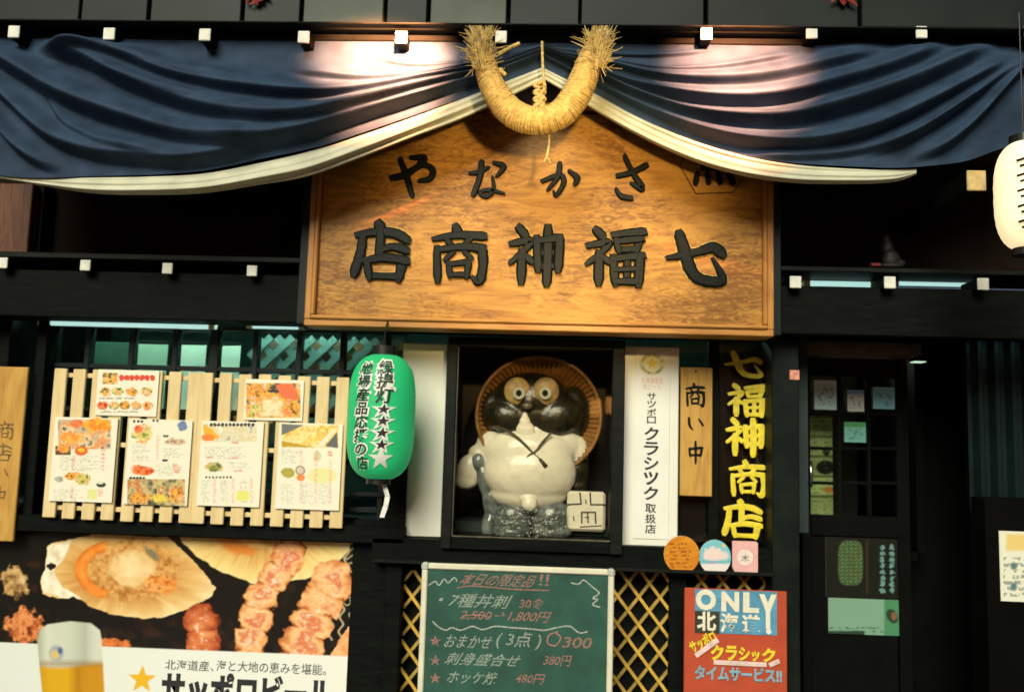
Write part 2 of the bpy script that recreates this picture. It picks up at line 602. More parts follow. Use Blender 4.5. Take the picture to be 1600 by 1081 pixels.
def vtext_px(mb, body, x0, y0, x1, y1, Y, **k):
    X0, Z0, X1, Z1 = rect(x0, y0, x1, y1, Y)
    n = len(body)
    for i, ch in enumerate(body):
        put_text(mb, ch, X0, Z1 - (i + .95) * (Z1 - Z0) / n, X1, Z1 - (i + .05) * (Z1 - Z0) / n, Y, **k)
    return mb


# ------------------------------------------------------------------ printed pictures (vertex colours on a fine grid)
class Canvas:
    def __init__(self, PX, PY, base):
        self.x, self.y = PX, PY
        self.c = np.empty(PX.shape + (3,))
        self.c[:] = lin(base)

    def blend(self, mask, col):
        m_ = np.clip(mask, 0, 1)[..., None]
        self.c = self.c * (1 - m_) + np.asarray(col) * m_

    def warp(self, amp, sc, seed):
        return (self.x + (fbm(self.x / sc, self.y / sc, seed) - .5) * 2 * amp, self.y + (fbm(self.x / sc + 50, self.y / sc, seed + 5) - .5) * 2 * amp)

    def rect(self, x0, y0, x1, y1, col, soft=1.0):
        mk = np.clip((self.x - x0) / soft, 0, 1) * np.clip((x1 - self.x) / soft, 0, 1) * np.clip((self.y - y0) / soft, 0, 1) * np.clip((y1 - self.y) / soft, 0, 1)
        self.blend(mk, lin(col))

    def ell(self, cx, cy, rx, ry, col, rot=0, soft=.15, amp=0, sc=12, seed=1, alpha=1.0):
        x, y = self.warp(amp, sc, seed) if amp else (self.x, self.y)
        dx, dy = x - cx, y - cy
        c, s = math.cos(rot), math.sin(rot)
        d = np.hypot((dx * c + dy * s) / rx, (-dx * s + dy * c) / ry)
        self.blend(alpha * np.clip((1 - d) / soft, 0, 1), lin(col))
        return d

    def poly_mask(self, pts, amp=0, sc=10, seed=1, soft=1.5):
        x, y = self.warp(amp, sc, seed) if amp else (self.x, self.y)
        inside = np.zeros(x.shape, bool)
        dist = np.full(x.shape, 1e9)
        n = len(pts)
        for i in range(n):
            (ax, ay), (bx, by) = pts[i], pts[(i + 1) % n]
            cond = ((ay > y) != (by > y)) & (x < (bx - ax) * (y - ay) / ((by - ay) or 1e-9) + ax)
            inside ^= cond
            t = np.clip(((x - ax) * (bx - ax) + (y - ay) * (by - ay)) / max((bx - ax) ** 2 + (by - ay) ** 2, 1e-9), 0, 1)
            dist = np.minimum(dist, np.hypot(x - ax - t * (bx - ax), y - ay - t * (by - ay)))
        return np.clip(0.5 + np.where(inside, dist, -dist) / soft, 0, 1)

    def poly(self, pts, col, **k):
        mk = self.poly_mask(pts, **k)
        self.blend(mk, lin(col))
        return mk

    def ramp(self, mask, v, cols):
        """colour a mask with a gradient of sRGB colours over v in 0..1"""
        C = np.array([lin(c) for c in cols])
        v = np.clip(v, 0, 1) * (len(cols) - 1)
        i = np.clip(np.floor(v).astype(int), 0, len(cols) - 2)
        f = (v - i)[..., None]
        self.blend(mask, C[i] * (1 - f) + C[i + 1] * f)

    def food(self, x0, y0, x1, y1, cols, sc=6, seed=3, oval=True):
        cx, cy, rx, ry = (x0 + x1) / 2, (y0 + y1) / 2, (x1 - x0) / 2, (y1 - y0) / 2
        x, y = self.warp(min(rx, ry) * .5, sc, seed + 9)
        d = np.hypot((x - cx) / rx, (y - cy) / ry) if oval else np.maximum(np.abs(self.x - cx) / rx, np.abs(self.y - cy) / ry)
        n = fbm(self.x / sc, self.y / sc, seed, 4)
        self.ramp(np.clip((1 - d) / (.18 if oval else .04), 0, 1), (n - .22) * 1.8, cols)

    def lines(self, x0, y0, x1, y1, rows, col, seed=1, dens=.55, alpha=.75, cell=2.2):
        h = (y1 - y0) / rows
        inb = (self.x > x0) & (self.x < x1) & (self.y > y0) & (self.y < y1)
        r = np.floor((self.y - y0) / h)
        fy = (self.y - y0) / h - r
        n = vnoise(self.x / cell, r * 7.3 + self.y / cell * .6, seed)
        L = vnoise(r * 3.7 + .5, r * 0 + .5, seed + 3) * .5 + .5
        self.blend(alpha * inb * (n > 1 - dens) * (fy < .58) * ((self.x - x0) / (x1 - x0) < L), lin(col))


def print_grid(name, R, Y, nx, ny, paint, parent, material):
    X0, Z0, X1, Z1 = R
    gx, gz = np.meshgrid(np.linspace(X0, X1, nx), np.linspace(Z0, Z1, ny))
    P = np.stack([gx.ravel(), np.full(gx.size, Y), gz.ravel()], 1)
    px, py = proj_np(P)
    c = paint(px.reshape(gx.shape), py.reshape(gx.shape))
    idx = np.arange(nx * ny).reshape(ny, nx)
    F = np.stack([idx[:-1, :-1], idx[:-1, 1:], idx[1:, 1:], idx[1:, :-1]], -1).reshape(-1, 4)
    me = bpy.data.meshes.new(name)
    pl = np.array(parent.location) if parent is not None else np.zeros(3)
    P = P - pl
    me.vertices.add(len(P))
    me.vertices.foreach_set('co', P.astype(np.float32).ravel())
    me.loops.add(F.size)
    me.loops.foreach_set('vertex_index', F.astype(np.int32).ravel())
    me.polygons.add(len(F))
    me.polygons.foreach_set('loop_start', np.arange(0, F.size, 4, dtype=np.int32))
    me.update(calc_edges=True)
    a = me.color_attributes.new('Col', 'FLOAT_COLOR', 'POINT')
    rgba = np.ones((len(P), 4), np.float32)
    rgba[:, :3] = np.clip(c.reshape(-1, 3), 0, 1)
    a.data.foreach_set('color', rgba.ravel())
    me.materials.append(material)
    return link(bpy.data.objects.new(name, me), parent)


def grid_mesh(name, P, material, parent=None, smooth=True):
    """P: (ny,nx,3) array of points"""
    ny, nx, _ = P.shape
    idx = np.arange(nx * ny).reshape(ny, nx)
    F = np.stack([idx[:-1, :-1], idx[1:, :-1], idx[1:, 1:], idx[:-1, 1:]], -1).reshape(-1, 4)
    pl = np.array(parent.location) if parent is not None else np.zeros(3)
    me = bpy.data.meshes.new(name)
    Q = P.reshape(-1, 3) - pl
    me.vertices.add(len(Q))
    me.vertices.foreach_set('co', Q.astype(np.float32).ravel())
    me.loops.add(F.size)
    me.loops.foreach_set('vertex_index', F.astype(np.int32).ravel())
    me.polygons.add(len(F))
    me.polygons.foreach_set('loop_start', np.arange(0, F.size, 4, dtype=np.int32))
    me.polygons.foreach_set('use_smooth', np.ones(len(F), bool))
    me.update(calc_edges=True)
    me.materials.append(material)
    return link(bpy.data.objects.new(name, me), parent)


def at_np(px, py, Y):
    """vectorised at(); Y may vary"""
    R_, U_, F_ = (np.array(q) for q in (W_R, W_U, W_FWD))
    d = R_ * (px - 800.0)[..., None] - U_ * (py - 540.5)[..., None] + F_ * FPX
    t = (Y - CAM.y) / d[..., 1]
    return np.array(CAM) + d * t[..., None]


PRINT = vcol_mat('printed_paper', 0.38, 0.4)
PRINT_GLOSS = vcol_mat('printed_vinyl', 0.30, 0.45)


# ================================================================== the setting
def paving_mat():
    M = bpy.data.materials.new('street_paving')
    M.use_nodes = True
    t = M.node_tree
    b = t.nodes['Principled BSDF']
    b.inputs['Roughness'].default_value = 0.6
    tc = t.nodes.new('ShaderNodeTexCoord')
    br = t.nodes.new('ShaderNodeTexBrick')
    br.inputs['Scale'].default_value = 3.0
    br.inputs['Color1'].default_value = (0.070, 0.065, 0.058, 1)
    br.inputs['Color2'].default_value = (0.052, 0.048, 0.043, 1)
    br.inputs['Mortar'].default_value = (0.03, 0.028, 0.026, 1)
    br.inputs['Mortar Size'].default_value = 0.012
    t.links.new(tc.outputs['Object'], br.inputs[0])
    t.links.new(br.outputs[0], b.inputs['Base Color'])
    return M


g = MB().add([(-60, -60, 0), (60, -60, 0), (60, 60, 0), (-60, 60, 0)], [(0, 1, 2, 3)]).build('ground', paving_mat())
tag(g, kind='structure')

shop = empty('shop_building', (0, 0, 0), 'black timbered restaurant front with white tipped rafters and teal lit windows', 'building')


def P(name, x0, y0, x1, y1, Y0, Y1, material=None, bev=0.004, parent=None):
    return pbox(name, x0, y0, x1, y1, Y0, Y1, material or BLACKWOOD, parent or shop, bev)


UPGREY = [mat('upper_panel_dark', (0.006, 0.011, 0.009), 0.5, .4, 4, spec=.2), mat('upper_panel_mid', (0.012, 0.019, 0.015), 0.5, .4, 4, spec=.2),
          mat('upper_panel_pale', (0.075, 0.09, 0.065), 0.5, .3, 4, spec=.2)]
# upper storey above the eave: flat panels with dark gaps
for x0, x1, k in ((-60, 126, 0), (130, 232, 0), (238, 378, 1), (384, 470, 1), (476, 600, 2), (606, 668, 1), (674, 792, 2), (798, 905, 0), (909, 1100, 0), (1106, 1340, 0), (1346, 1670, 0)):
    P('upper_panel', x0, -70, x1, 44, -0.34, -0.28, UPGREY[k])
P('upper_wall', -120, -120, 1720, 420, -0.02, 0.06, DARKBROWN)
P('upper_storey', -120, -900, 1720, -76, -0.33, -0.22, UPGREY[0])
P('eave_soffit', -120, 30, 1720, 66, -0.27, -0.025, BLACKWOOD)
# upper eave: front board, underside lip and white tipped rafters
P('eave_board', -120, 38, 1720, 48, -0.66, -0.62, BLACKWOOD)
P('eave_deck', -120, 36, 1720, 39, -0.70, -0.35, BLACKWOOD2)
P('curtain_rail', -120, 55, 1720, 66, -0.61, -0.575, BLACKWOOD)


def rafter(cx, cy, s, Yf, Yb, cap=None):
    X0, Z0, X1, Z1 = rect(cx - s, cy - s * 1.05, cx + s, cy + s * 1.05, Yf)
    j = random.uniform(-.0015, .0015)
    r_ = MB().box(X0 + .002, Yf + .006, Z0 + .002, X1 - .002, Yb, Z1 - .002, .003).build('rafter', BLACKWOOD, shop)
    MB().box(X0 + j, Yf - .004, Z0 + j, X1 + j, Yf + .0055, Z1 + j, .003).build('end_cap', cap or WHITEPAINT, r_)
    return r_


for cx, cy in ((22, 50), (171, 53), (320, 55), (475, 58), (627, 59), (783, 58), (942, 55), (1104, 53), (1269, 51), (1440, 51), (1610, 50), (-128, 48)):
    rafter(cx, cy, 9, -0.69, -0.36)

# left lower eave
P('ledge', -120, 396, 474, 405, -0.33, 0.0, BLACKWOOD2)
P('fascia', -120, 424, 474, 497, -0.27, -0.10, BLACKWOOD)
P('slot_back', -120, 400, 474, 494, -0.095, -0.03, BLACKWOOD)
for cx, cy in ((4, 411), (133, 415), (262, 419), (394, 423)):
    rafter(cx, cy, 8, -0.325, -0.10)
P('corner_post', -60, 286, 47, 396, -0.16, -0.025, BROWNPOST)
P('corner_post_shadow_strip', 47, 286, 66, 396, -0.10, -0.03, BLACKWOOD)

# right lower eave
P('ledge', 1216, 420, 1720, 428, -0.33, 0.0, BLACKWOOD2)
P('fascia', 1216, 451, 1720, 527, -0.27, -0.20, BLACKWOOD)
for cx, cy in ((1243, 441), (1390, 442), (1536, 444), (1680, 446)):
    rafter(cx, cy, 9, -0.325, -0.16)
rafter(1525, 283, 15, -0.78, -0.03, mat('lantern_lit_end_tint', (0.50, 0.36, 0.15), .7, .25, 30, .2, 90))  # tan puts the lantern's dim warm light into this white end's colour

# beam behind the big sign and the frame round its sides
P('sign_beam', 474, 160, 1216, 512, -0.19, -0.03, BLACKWOOD)
P('head_beam', 474, 500, 1250, 522, -0.15, -0.02, BLACKWOOD)

P('side_wall', -1500, -900, -121, 1450, -0.12, 0.30, BLACKWOOD2)
P('side_wall', 1761, -900, 3000, 1450, -0.12, 0.30, BLACKWOOD2)

# ---- left window band
FR = mat('teal_black_frame', (0.005, 0.011, 0.011), 0.5, .4, 10, spec=.2)
P('end_post', -60, 497, 4, 830, -0.10, 0.04, BLACKWOOD)
P('post', 46, 497, 62, 830, -0.10, 0.04, BLACKWOOD)
for x in (126, 195, 264, 326, 391, 460, 529, 598):
    wdt = 7 if x == 326 else 4
    P('mullion', x - wdt, 510, x + wdt, 830, -0.035, 0.02, FR, 0.002)
for y in (513, 577, 645, 715, 790):
    P('transom', 62, y - 4, 632, y + 3, -0.030, 0.015, FR, 0.002)
P('window_sill', -60, 812, 632, 838, -0.13, 0.05, BLACKWOOD)
cols = [64, 122, 191, 260, 319, 387, 456, 525, 594, 632]
for i in range(len(cols) - 1):
    a = cols[i] + (8 if i else 0)
    P('pane', a, 516, cols[i + 1], 812, -0.006, -0.002, GLASS, 0)
P('pane', 4, 500, 46, 812, -0.006, -0.002, GLASS, 0)
P('pane', 632, 520, 1206, 560, 0.012, 0.016, GLASS, 0)

# ---- room behind the windows
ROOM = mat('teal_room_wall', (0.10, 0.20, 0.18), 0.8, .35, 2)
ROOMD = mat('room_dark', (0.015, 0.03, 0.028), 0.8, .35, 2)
P('room_wall', -120, 380, 1260, 980, 1.60, 1.66, ROOM)
RX0 = at(-60, 500, 0.06).x
RX1 = at(1246, 500, 0.06).x
zt, zb = at(300, 455, 0.06).z, at(300, 800, 0.06).z
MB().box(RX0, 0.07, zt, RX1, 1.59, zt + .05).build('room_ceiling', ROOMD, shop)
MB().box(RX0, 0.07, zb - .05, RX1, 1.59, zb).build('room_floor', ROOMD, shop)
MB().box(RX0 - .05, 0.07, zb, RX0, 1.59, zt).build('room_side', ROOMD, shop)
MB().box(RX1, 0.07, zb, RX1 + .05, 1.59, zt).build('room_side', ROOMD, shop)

# ---- middle bay
P('post', 604, 575, 630, 1150, -0.10, 0.05, BLACKWOOD)
P('post', 545, 812, 604, 1150, -0.06, 0.05, BLACKWOOD)
P('window_rail', 545, 768, 604, 776, -0.05, -0.031, FR)
P('ledge_beam', 580, 850, 1212, 885, -0.13, 0.06, BLACKWOOD)
P('ledge_lip', 580, 884, 1212, 890, -0.15, -0.02, BLACKWOOD2)
P('lower_wall', 580, 890, 1216, 1240, 0.06, 0.16, mat('lower_wall_black', (0.004, 0.0055, 0.004), .7, .4, 9, spec=.15))
P('post', 1045, 886, 1072, 1240, -0.06, 0.058, BLACKWOOD)
P('post', 1207, 522, 1250, 1240, -0.15, 0.12, mat('green_black_post', (0.006, 0.010, 0.008), .55, .4, 9, .1, 60, spec=.12))
P('window_post', 1107, 530, 1124, 848, -0.012, 0.03, BLACKWOOD)
P('dark_panel', 1118, 532, 1207, 848, 0.05, 0.07, mat('dark_glass_backing', (0.010, 0.008, 0.007), .25, .3, 5))
P('pane', 1062, 534, 1207, 848, -0.0105, -0.0065, GLASS_DARK, 0)
P('dark_panel', 1062, 580, 1118, 848, 0.04, 0.05, MATS['dark_glass_backing'])
P('lower_panel', -120, 832, 600, 1240, -0.035, 0.05, BLACKWOOD)

# ---- display case of the statue
cx0, cz0, cx1, cz1 = rect(694, 528, 975, 862, -0.16)
fw = 0.048
MB().box(cx0, -0.16, cz0, cx0 + fw, -0.02, cz1, .004).build('case_stile', BLACKWOOD2, shop)
MB().box(cx1 - fw - .01, -0.16, cz0, cx1, -0.02, cz1, .004).build('case_stile', BLACKWOOD2, shop)
MB().box(cx0 + fw, -0.157, cz1 - fw, cx1 - fw - .01, -0.02, cz1, .004).build('case_rail', BLACKWOOD2, shop)
MB().box(cx0 + fw, -0.157, cz0, cx1 - fw - .01, -0.02, cz0 + .055, .004).build('case_rail', BLACKWOOD, shop)
CASE = (cx0 + fw, cz0 + .055, cx1 - fw - .01, cz1 - fw)
bead = mat('worn_bead', (0.10, 0.09, 0.05), .4, .5, 30)
MB().box(CASE[0], -0.150, CASE[1], CASE[2], -0.135, CASE[1] + .006, .001).build('bead', bead, shop)
MB().box(CASE[0], -0.150, CASE[1] + .007, CASE[0] + .005, -0.135, CASE[3], .001).build('bead', bead, shop)
MB().box(CASE[0], -0.147, CASE[1], CASE[2], -0.143, CASE[3]).build('pane', GLASS_DARK, shop)
DK = mat('case_inside', (0.012, 0.011, 0.009), .6, .4, 6)
MB().box(cx0, 0.45, cz0, cx1, 0.48, cz1).build('case_back', DK, shop)
MB().box(cx0, -0.019, cz0, cx0 + .02, 0.449, cz1).build('case_side', DK, shop)
MB().box(cx1 - .02, -0.019, cz0, cx1, 0.449, cz1).build('case_side', DK, shop)
MB().box(cx0 + .021, -0.019, cz1 - .03, cx1 - .021, 0.449, cz1 - .002).build('case_top', DK, shop)
MB().box(cx0 + .021, -0.019, cz0 + .002, cx1 - .021, 0.449, CASE[1] - .002).build('case_floor', DK, shop)

# ---- entrance recess on the right
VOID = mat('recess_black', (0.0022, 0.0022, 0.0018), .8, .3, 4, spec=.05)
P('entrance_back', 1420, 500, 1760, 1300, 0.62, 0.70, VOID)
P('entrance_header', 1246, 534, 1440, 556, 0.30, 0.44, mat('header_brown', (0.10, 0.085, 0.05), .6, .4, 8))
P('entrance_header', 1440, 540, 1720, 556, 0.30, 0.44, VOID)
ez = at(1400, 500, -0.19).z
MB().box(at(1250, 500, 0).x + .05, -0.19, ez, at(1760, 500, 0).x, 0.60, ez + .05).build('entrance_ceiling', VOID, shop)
# pleated metal at the far right
PLEAT = mat('teal_pleated_metal', (0.0035, 0.012, 0.011), .4, .3, 6, spec=.25)
mb = MB()
x_a, x_b = at(1516, 600, 0.15).x, at(1700, 600, 0.15).x
z_a, z_b = 0.0, at(1560, 530, 0.15).z
n = 7
pts = []
for i in range(n * 4 + 1):
    x = x_a + (x_b - x_a) * i / (n * 4)
    pts.append((x, 0.15 + (.035, .035, 0.0, 0.0)[i % 4] ))
v = [(x, y, z) for z in (z_a, z_b) for x, y in pts]
k = len(pts)
mb.add(v, [(i, i + 1, k + i + 1, k + i) for i in range(k - 1)])
mb.build('pleated_shutter', PLEAT, shop)
MB().box(x_a, 0.19, 0, x_b, 0.22, z_b).build('shutter_back', VOID, shop)

# ---- entrance door
door = empty('entrance_door', (at(1340, 800, 0.42).x, 0.42, 0.0), 'black glazed entrance door with small panes and papers taped inside', 'door')
DOORM = mat('door_black', (0.0026, 0.003, 0.0026), .5, .3, 8, spec=.08)


def D(name, x0, y0, x1, y1, Y0, Y1, material=DOORM, bev=.002, parent=None):
    return pbox(name, x0, y0, x1, y1, Y0, Y1, material, parent or door, bev)


D('stile', 1254, 560, 1268, 1250, 0.40, 0.45)
D('stile', 1404, 560, 1424, 1250, 0.40, 0.45)
D('top_rail', 1268, 560, 1404, 588, 0.40, 0.45)
D('middle_rail', 1268, 806, 1404, 838, 0.40, 0.45)
D('bottom_panel', 1268, 838, 1404, 1250, 0.415, 0.44)
for x in (1312, 1358):
    D('muntin', x - 3, 588, x + 3, 806, 0.405, 0.44)
xs, ys = (1268, 1309, 1315, 1355, 1361, 1404), (588, 644, 649, 698, 703, 752, 757, 806)
for i in range(3):
    for j in range(3):
        D('muntin', xs[2 * i], ys[2 * j + 1], xs[2 * i + 1], ys[2 * j + 2], 0.408, 0.438)
    for j in range(4):
        D('pane', xs[2 * i], ys[2 * j], xs[2 * i + 1], ys[2 * j + 1], 0.420, 0.424, GLASS, 0)
hx = at(1262, 740, 0.39)
hd = MB().tube([(hx.x, .40, hx.z + .07), (hx.x, .34, hx.z + .06), (hx.x, .33, hx.z), (hx.x, .34, hx.z - .06), (hx.x, .40, hx.z - .07)], .010, 8).build('handle', mat('worn_steel', (.55, .58, .52), .25, .2, 20, metal=1.0), door, True)

# lobby seen through the door panes
P('lobby_wall', 1200, 520, 1460, 860, 1.35, 1.40, mat('lobby_wall', (.05, .035, .022), .8, .4, 4))
lob = MB()
lx0, lz0, lx1, lz1 = rect(1258, 540, 1430, 860, 0.46)
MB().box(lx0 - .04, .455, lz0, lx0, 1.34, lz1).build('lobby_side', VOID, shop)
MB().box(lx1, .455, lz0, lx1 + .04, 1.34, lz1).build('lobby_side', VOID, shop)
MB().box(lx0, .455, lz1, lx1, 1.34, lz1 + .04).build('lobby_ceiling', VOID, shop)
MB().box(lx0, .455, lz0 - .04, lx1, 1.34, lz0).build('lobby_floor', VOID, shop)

# ================================================================== lamps (some out of view)
def tube_lamp(x0, x1, y, hpx, Y, label, strength_mat, group=None):
    a, b = at(x0, y, Y), at(x1, y, Y)
    z = at((x0 + x1) / 2, y, Y).z
    r = hpx * .5 * (Y - CAM.y) / FPX
    t = empty('fluorescent_lamp', (a.x, Y, z), label, 'lamp', group)
    MB().tube([(a.x + .01, Y, z), (b.x - .01, Y, z)], r, 12).build('tube', strength_mat, t, True)
    MB().box(a.x - .02, Y - r, z - r * 1.1, a.x + .0095, Y + r, z + r * 1.1, .002).build('end_cap', WHITEPAINT, t)
    MB().box(b.x - .0095, Y - r, z - r * 1.1, b.x + .02, Y + r, z + r * 1.1, .002).build('end_cap', WHITEPAINT, t)
    MB().box(a.x - .02, Y + r + .001, z - .01, b.x + .02, Y + r + .02, z + .012, .002).build('batten', WHITEPAINT, t)
    return t


TUBE_DIM = mat('fluorescent_tube_soft', (0.9, 0.95, 0.95), 0.4, 0, emit=(0.50, 0.86, 0.80), estr=0.66)
TUBE_IN = mat('added_room_tube', (0.9, 0.95, 0.95), 0.4, 0, emit=(0.58, 1.0, 0.82), estr=24)
tube_lamp(66, 330, 507.5, 8, -0.075, 'long bluish fluorescent tube under the eave above the slatted menu panels', TUBE_DIM)
tube_lamp(392, 470, 510.5, 7, -0.075, 'short bluish fluorescent tube beside the lower corner of the wooden signboard', TUBE_DIM)
tube_lamp(1262, 1362, 444, 9, -0.12, 'pale teal tube behind the rafter gap over the entrance, beside the signboard', TUBE_DIM)
tube_lamp(1400, 1522, 443, 9, -0.12, 'pale teal tube behind the rafter gap over the pleated shutter', TUBE_DIM)
tube_lamp(90, 560, 486, 12, 0.07, 'unseen teal tube added inside the room behind the slatted panels', TUBE_IN)  # unseen tube, added to light the blinds and room teal
tube_lamp(980, 1190, 512, 10, 0.14, 'unseen teal tube added inside the room behind the yellow lettering', TUBE_IN)  # second unseen tube, added for the teal glow here
TUBE_LOB = mat('fluorescent_tube_lobby', (0.9, 0.95, 0.95), 0.4, 0, emit=(0.85, 1.0, 0.7), estr=9)
tube_lamp(1275, 1400, 565, 12, 0.75, 'ceiling tube in the lobby behind the entrance door', TUBE_LOB)
TUBE_PORCH = mat('fluorescent_tube_porch', (0.9, 0.95, 0.95), 0.4, 0, emit=(0.35, 1.0, 0.9), estr=5)
tube_lamp(1536, 1640, 527, 8, 0.05, 'porch tube tucked above the pleated shutter', TUBE_PORCH)

BLACKMETAL = mat('black_lamp_metal', (0.015, 0.015, 0.015), .4, .2, 20, metal=.6)


def spot_lamp(pos, target, power, color, ang, blend, label, size=.03):
    pos, target = Vector(pos), Vector(target)
    t = empty('spot_lamp', pos, label, 'lamp')
    d = (target - pos).normalized()
    mb = MB()
    mb.tube([pos - d * .13, pos - d * .10, pos - d * .02, pos + d * .03], [.02, .045, .055, .06], 16, cap=False)
    mb.build('shade', BLACKMETAL, t, True)
    MB().tube([pos - d * .12, pos - d * .12 + Vector((0, .12, .10)), pos - d * .12 + Vector((0, .45, .12))], .008, 8).build('arm', BLACKMETAL, t, True)
    l = bpy.data.lights.new('bulb', 'SPOT')
    l.energy = power
    l.color = color
    l.spot_size = math.radians(ang)
    l.spot_blend = blend
    l.shadow_soft_size = size
    o = bpy.data.objects.new('bulb', l)
    link(o, t)
    o.location = (0, 0, 0)
    o.rotation_euler = (-d).to_track_quat('Z', 'Y').to_euler()
    return t


spot_lamp(at(645, -90, -1.30), at(606, 105, -0.62), 1700, (1.0, .34, .14), 52, 1.0, 'black spot lamp over the curtain above the slatted panels')
spot_lamp(at(1190, -90, -1.30), at(1150, 130, -0.62), 760, (1.0, .32, .14), 58, 1.0, 'black spot lamp over the curtain on the entrance side of the straw rope')
spot_lamp(at(1060, -70, -2.55), at(868, 340, -0.36), 150, (1.0, .70, .28), 46, .9, 'black spot lamp on a long arm aimed at the wooden signboard', .05)

# ================================================================== big wooden signboard
SY = -0.37
sx0, sz0, sx1, sz1 = rect(484, 160, 1209, 517, SY)
sign = empty('wooden_signboard', (0, SY, sz0), 'big varnished wooden signboard with raised black brush characters under the curtain', 'sign')
tw = 0.048
MB().box(sx0 + tw, SY + .018, sz0 + tw, sx1 - tw, SY + .16, sz1 - tw, .002).build('board', SIGNWOOD, sign)
# mitred frame: outer strip and inner raised bead
MB().box(sx0, SY, sz0, sx1, SY + .15, sz0 + tw * .62, .004).build('bottom_frame', SIGNTRIM, sign)
MB().box(sx0 + tw * .6, SY - .012, sz0 + tw * .62, sx1 - tw * .6, SY + .14, sz0 + tw, .006).build('bottom_moulding', SIGNTRIM, sign)
MB().box(sx0, SY, sz1 - tw * .62, sx1, SY + .15, sz1, .004).build('top_frame', SIGNTRIM, sign)
for a, b, c, d in ((sx0, sx0 + tw * .6, sx0 + tw * .6, sx0 + tw), (sx1 - tw * .6, sx1, sx1 - tw, sx1 - tw * .6)):
    MB().box(a, SY - .002, sz0 + tw * .62, b, SY + .149, sz1 - tw * .62, .004).build('side_frame', SIGNTRIMV, sign)
    MB().box(c, SY - .010, sz0 + tw, d, SY + .139, sz1 - tw * .62, .006).build('side_moulding', SIGNTRIMV, sign)
# dark green-black casing at both sides
SIDE = mat('green_black_casing', (0.006, 0.014, 0.012), .5, .3, 10, spec=.2)
MB().box(sx0 - .045, SY + .03, sz0 + .01, sx0 - .001, SY + .19, sz1, .003).build('side_casing', SIDE, sign)
MB().box(sx1 + .001, SY + .03, sz0 + .01, sx1 + .04, SY + .19, sz1, .003).build('side_casing', SIDE, sign)
BF = SY + .018
HALO = mat('pale_cut_edge', (0.62, 0.42, 0.09), .5, .2, 20)
for ch, x0, y0, x1, y1 in (('店', 553, 349, 639, 436), ('商', 676, 354, 759, 440), ('神', 795, 356, 881, 443), ('福', 916, 359, 1006, 445), ('七', 1041, 362, 1132, 446)):
    c = rect(x0, y0, x1, y1, BF)
    o = brush_char(MB(), ch, *c, BF, .015, 1.68).build('raised_character', INK, sign, False)
    brush_char(MB(), ch, *c, BF, .0040, 1.86, seed=2).build('carved_edge', HALO, o)
for ch, x0, y0, x1, y1 in (('や', 613, 246, 678, 310), ('な', 734, 253, 790, 310), ('か', 848, 255, 906, 308), ('さ', 962, 245, 1010, 313)):
    c = rect(x0, y0, x1, y1, BF)
    brush_char(MB(), ch, *c, BF, .014, 1.5).build('raised_character', INK, sign, False)
c = rect(1084, 222, 1148, 290, BF)
brush_char(MB(), '魚', *c, BF, .018, 1.2).build('crest_character', INK, sign, False)
hexm = mat('engraved_line', (0.06, 0.035, 0.01), .6, .3, 20)
mb = MB()
hp = [at(x, y, BF - .001) for x, y in ((1062, 258), (1087, 303), (1146, 301), (1174, 256), (1150, 214), (1088, 214), (1062, 258))]
for a, b in zip(hp, hp[1:]):
    mb.tube([a, b], .0028, 6)
mb.build('crest_outline', hexm, sign)

# ================================================================== navy curtain with cream lining
def interp(pts, x):
    p = np.array(pts, float)
    xs_, ys_ = p[:, 0], p[:, 1]
    # monotone-ish cubic through the points (Catmull-Rom on non-uniform knots)
    mth = np.gradient(ys_, xs_)
    i = np.clip(np.searchsorted(xs_, x) - 1, 0, len(xs_) - 2)
    h = xs_[i + 1] - xs_[i]
    t = np.clip((x - xs_[i]) / h, 0, 1)
    return (ys_[i] * (2 * t ** 3 - 3 * t ** 2 + 1) + h * mth[i] * (t ** 3 - 2 * t ** 2 + t) + ys_[i + 1] * (-2 * t ** 3 + 3 * t ** 2) + h * mth[i + 1] * (t ** 3 - t ** 2))


CY = -0.60
EDGE = [(-60, 262), (22, 280), (60, 283), (140, 283), (270, 281), (334, 275), (420, 256), (500, 237), (580, 210), (660, 181), (740, 150), (790, 130), (846, 110)]
EDGE_R = [(850, 110), (885, 128), (930, 152), (985, 184), (1040, 210), (1110, 236), (1180, 254), (1250, 264), (1330, 269), (1400, 270), (1450, 266), (1500, 258), (1560, 236), (1600, 226), (1660, 215)]
# dark valleys under each fold: points, size in metres, width above, width below
FOLDS_L = [
    ([(60, 84), (183, 98), (281, 137), (373, 156), (492, 166), (560, 163), (660, 146), (740, 126), (800, 106), (846, 92)], .050, 26, 9),
    ([(40, 84), (140, 109), (211, 149), (316, 188), (422, 207), (500, 203), (580, 182), (680, 152), (760, 128), (846, 99)], .060, 30, 12),
    ([(-60, 70), (25, 120), (105, 167), (211, 209), (316, 238), (400, 242), (480, 229), (580, 196), (680, 164), (760, 136), (846, 104)], .060, 30, 13),
    ([(-60, 100), (25, 172), (88, 228), (158, 256), (230, 266), (300, 270), (360, 262), (430, 246)], .045, 26, 10),
    ([(-60, 130), (0, 200), (40, 245), (75, 268), (120, 278)], .040, 24, 9),
    ([(60, 120), (100, 190), (150, 226), (220, 250), (290, 258)], .020, 14, 7),
    ([(430, 118), (500, 130), (560, 137), (640, 134), (720, 118), (800, 100), (846, 86)], .030, 20, 8),
    ([(180, 92), (240, 110), (330, 128), (420, 136)], .010, 12, 6),
    ([(150, 120), (230, 148), (300, 168), (380, 178)], .012, 12, 7),
    ([(560, 90), (640, 112), (700, 112), (780, 98), (846, 82)], .016, 14, 6),
    ([(690, 76), (750, 90), (800, 90), (846, 76)], .014, 10, 5),
]
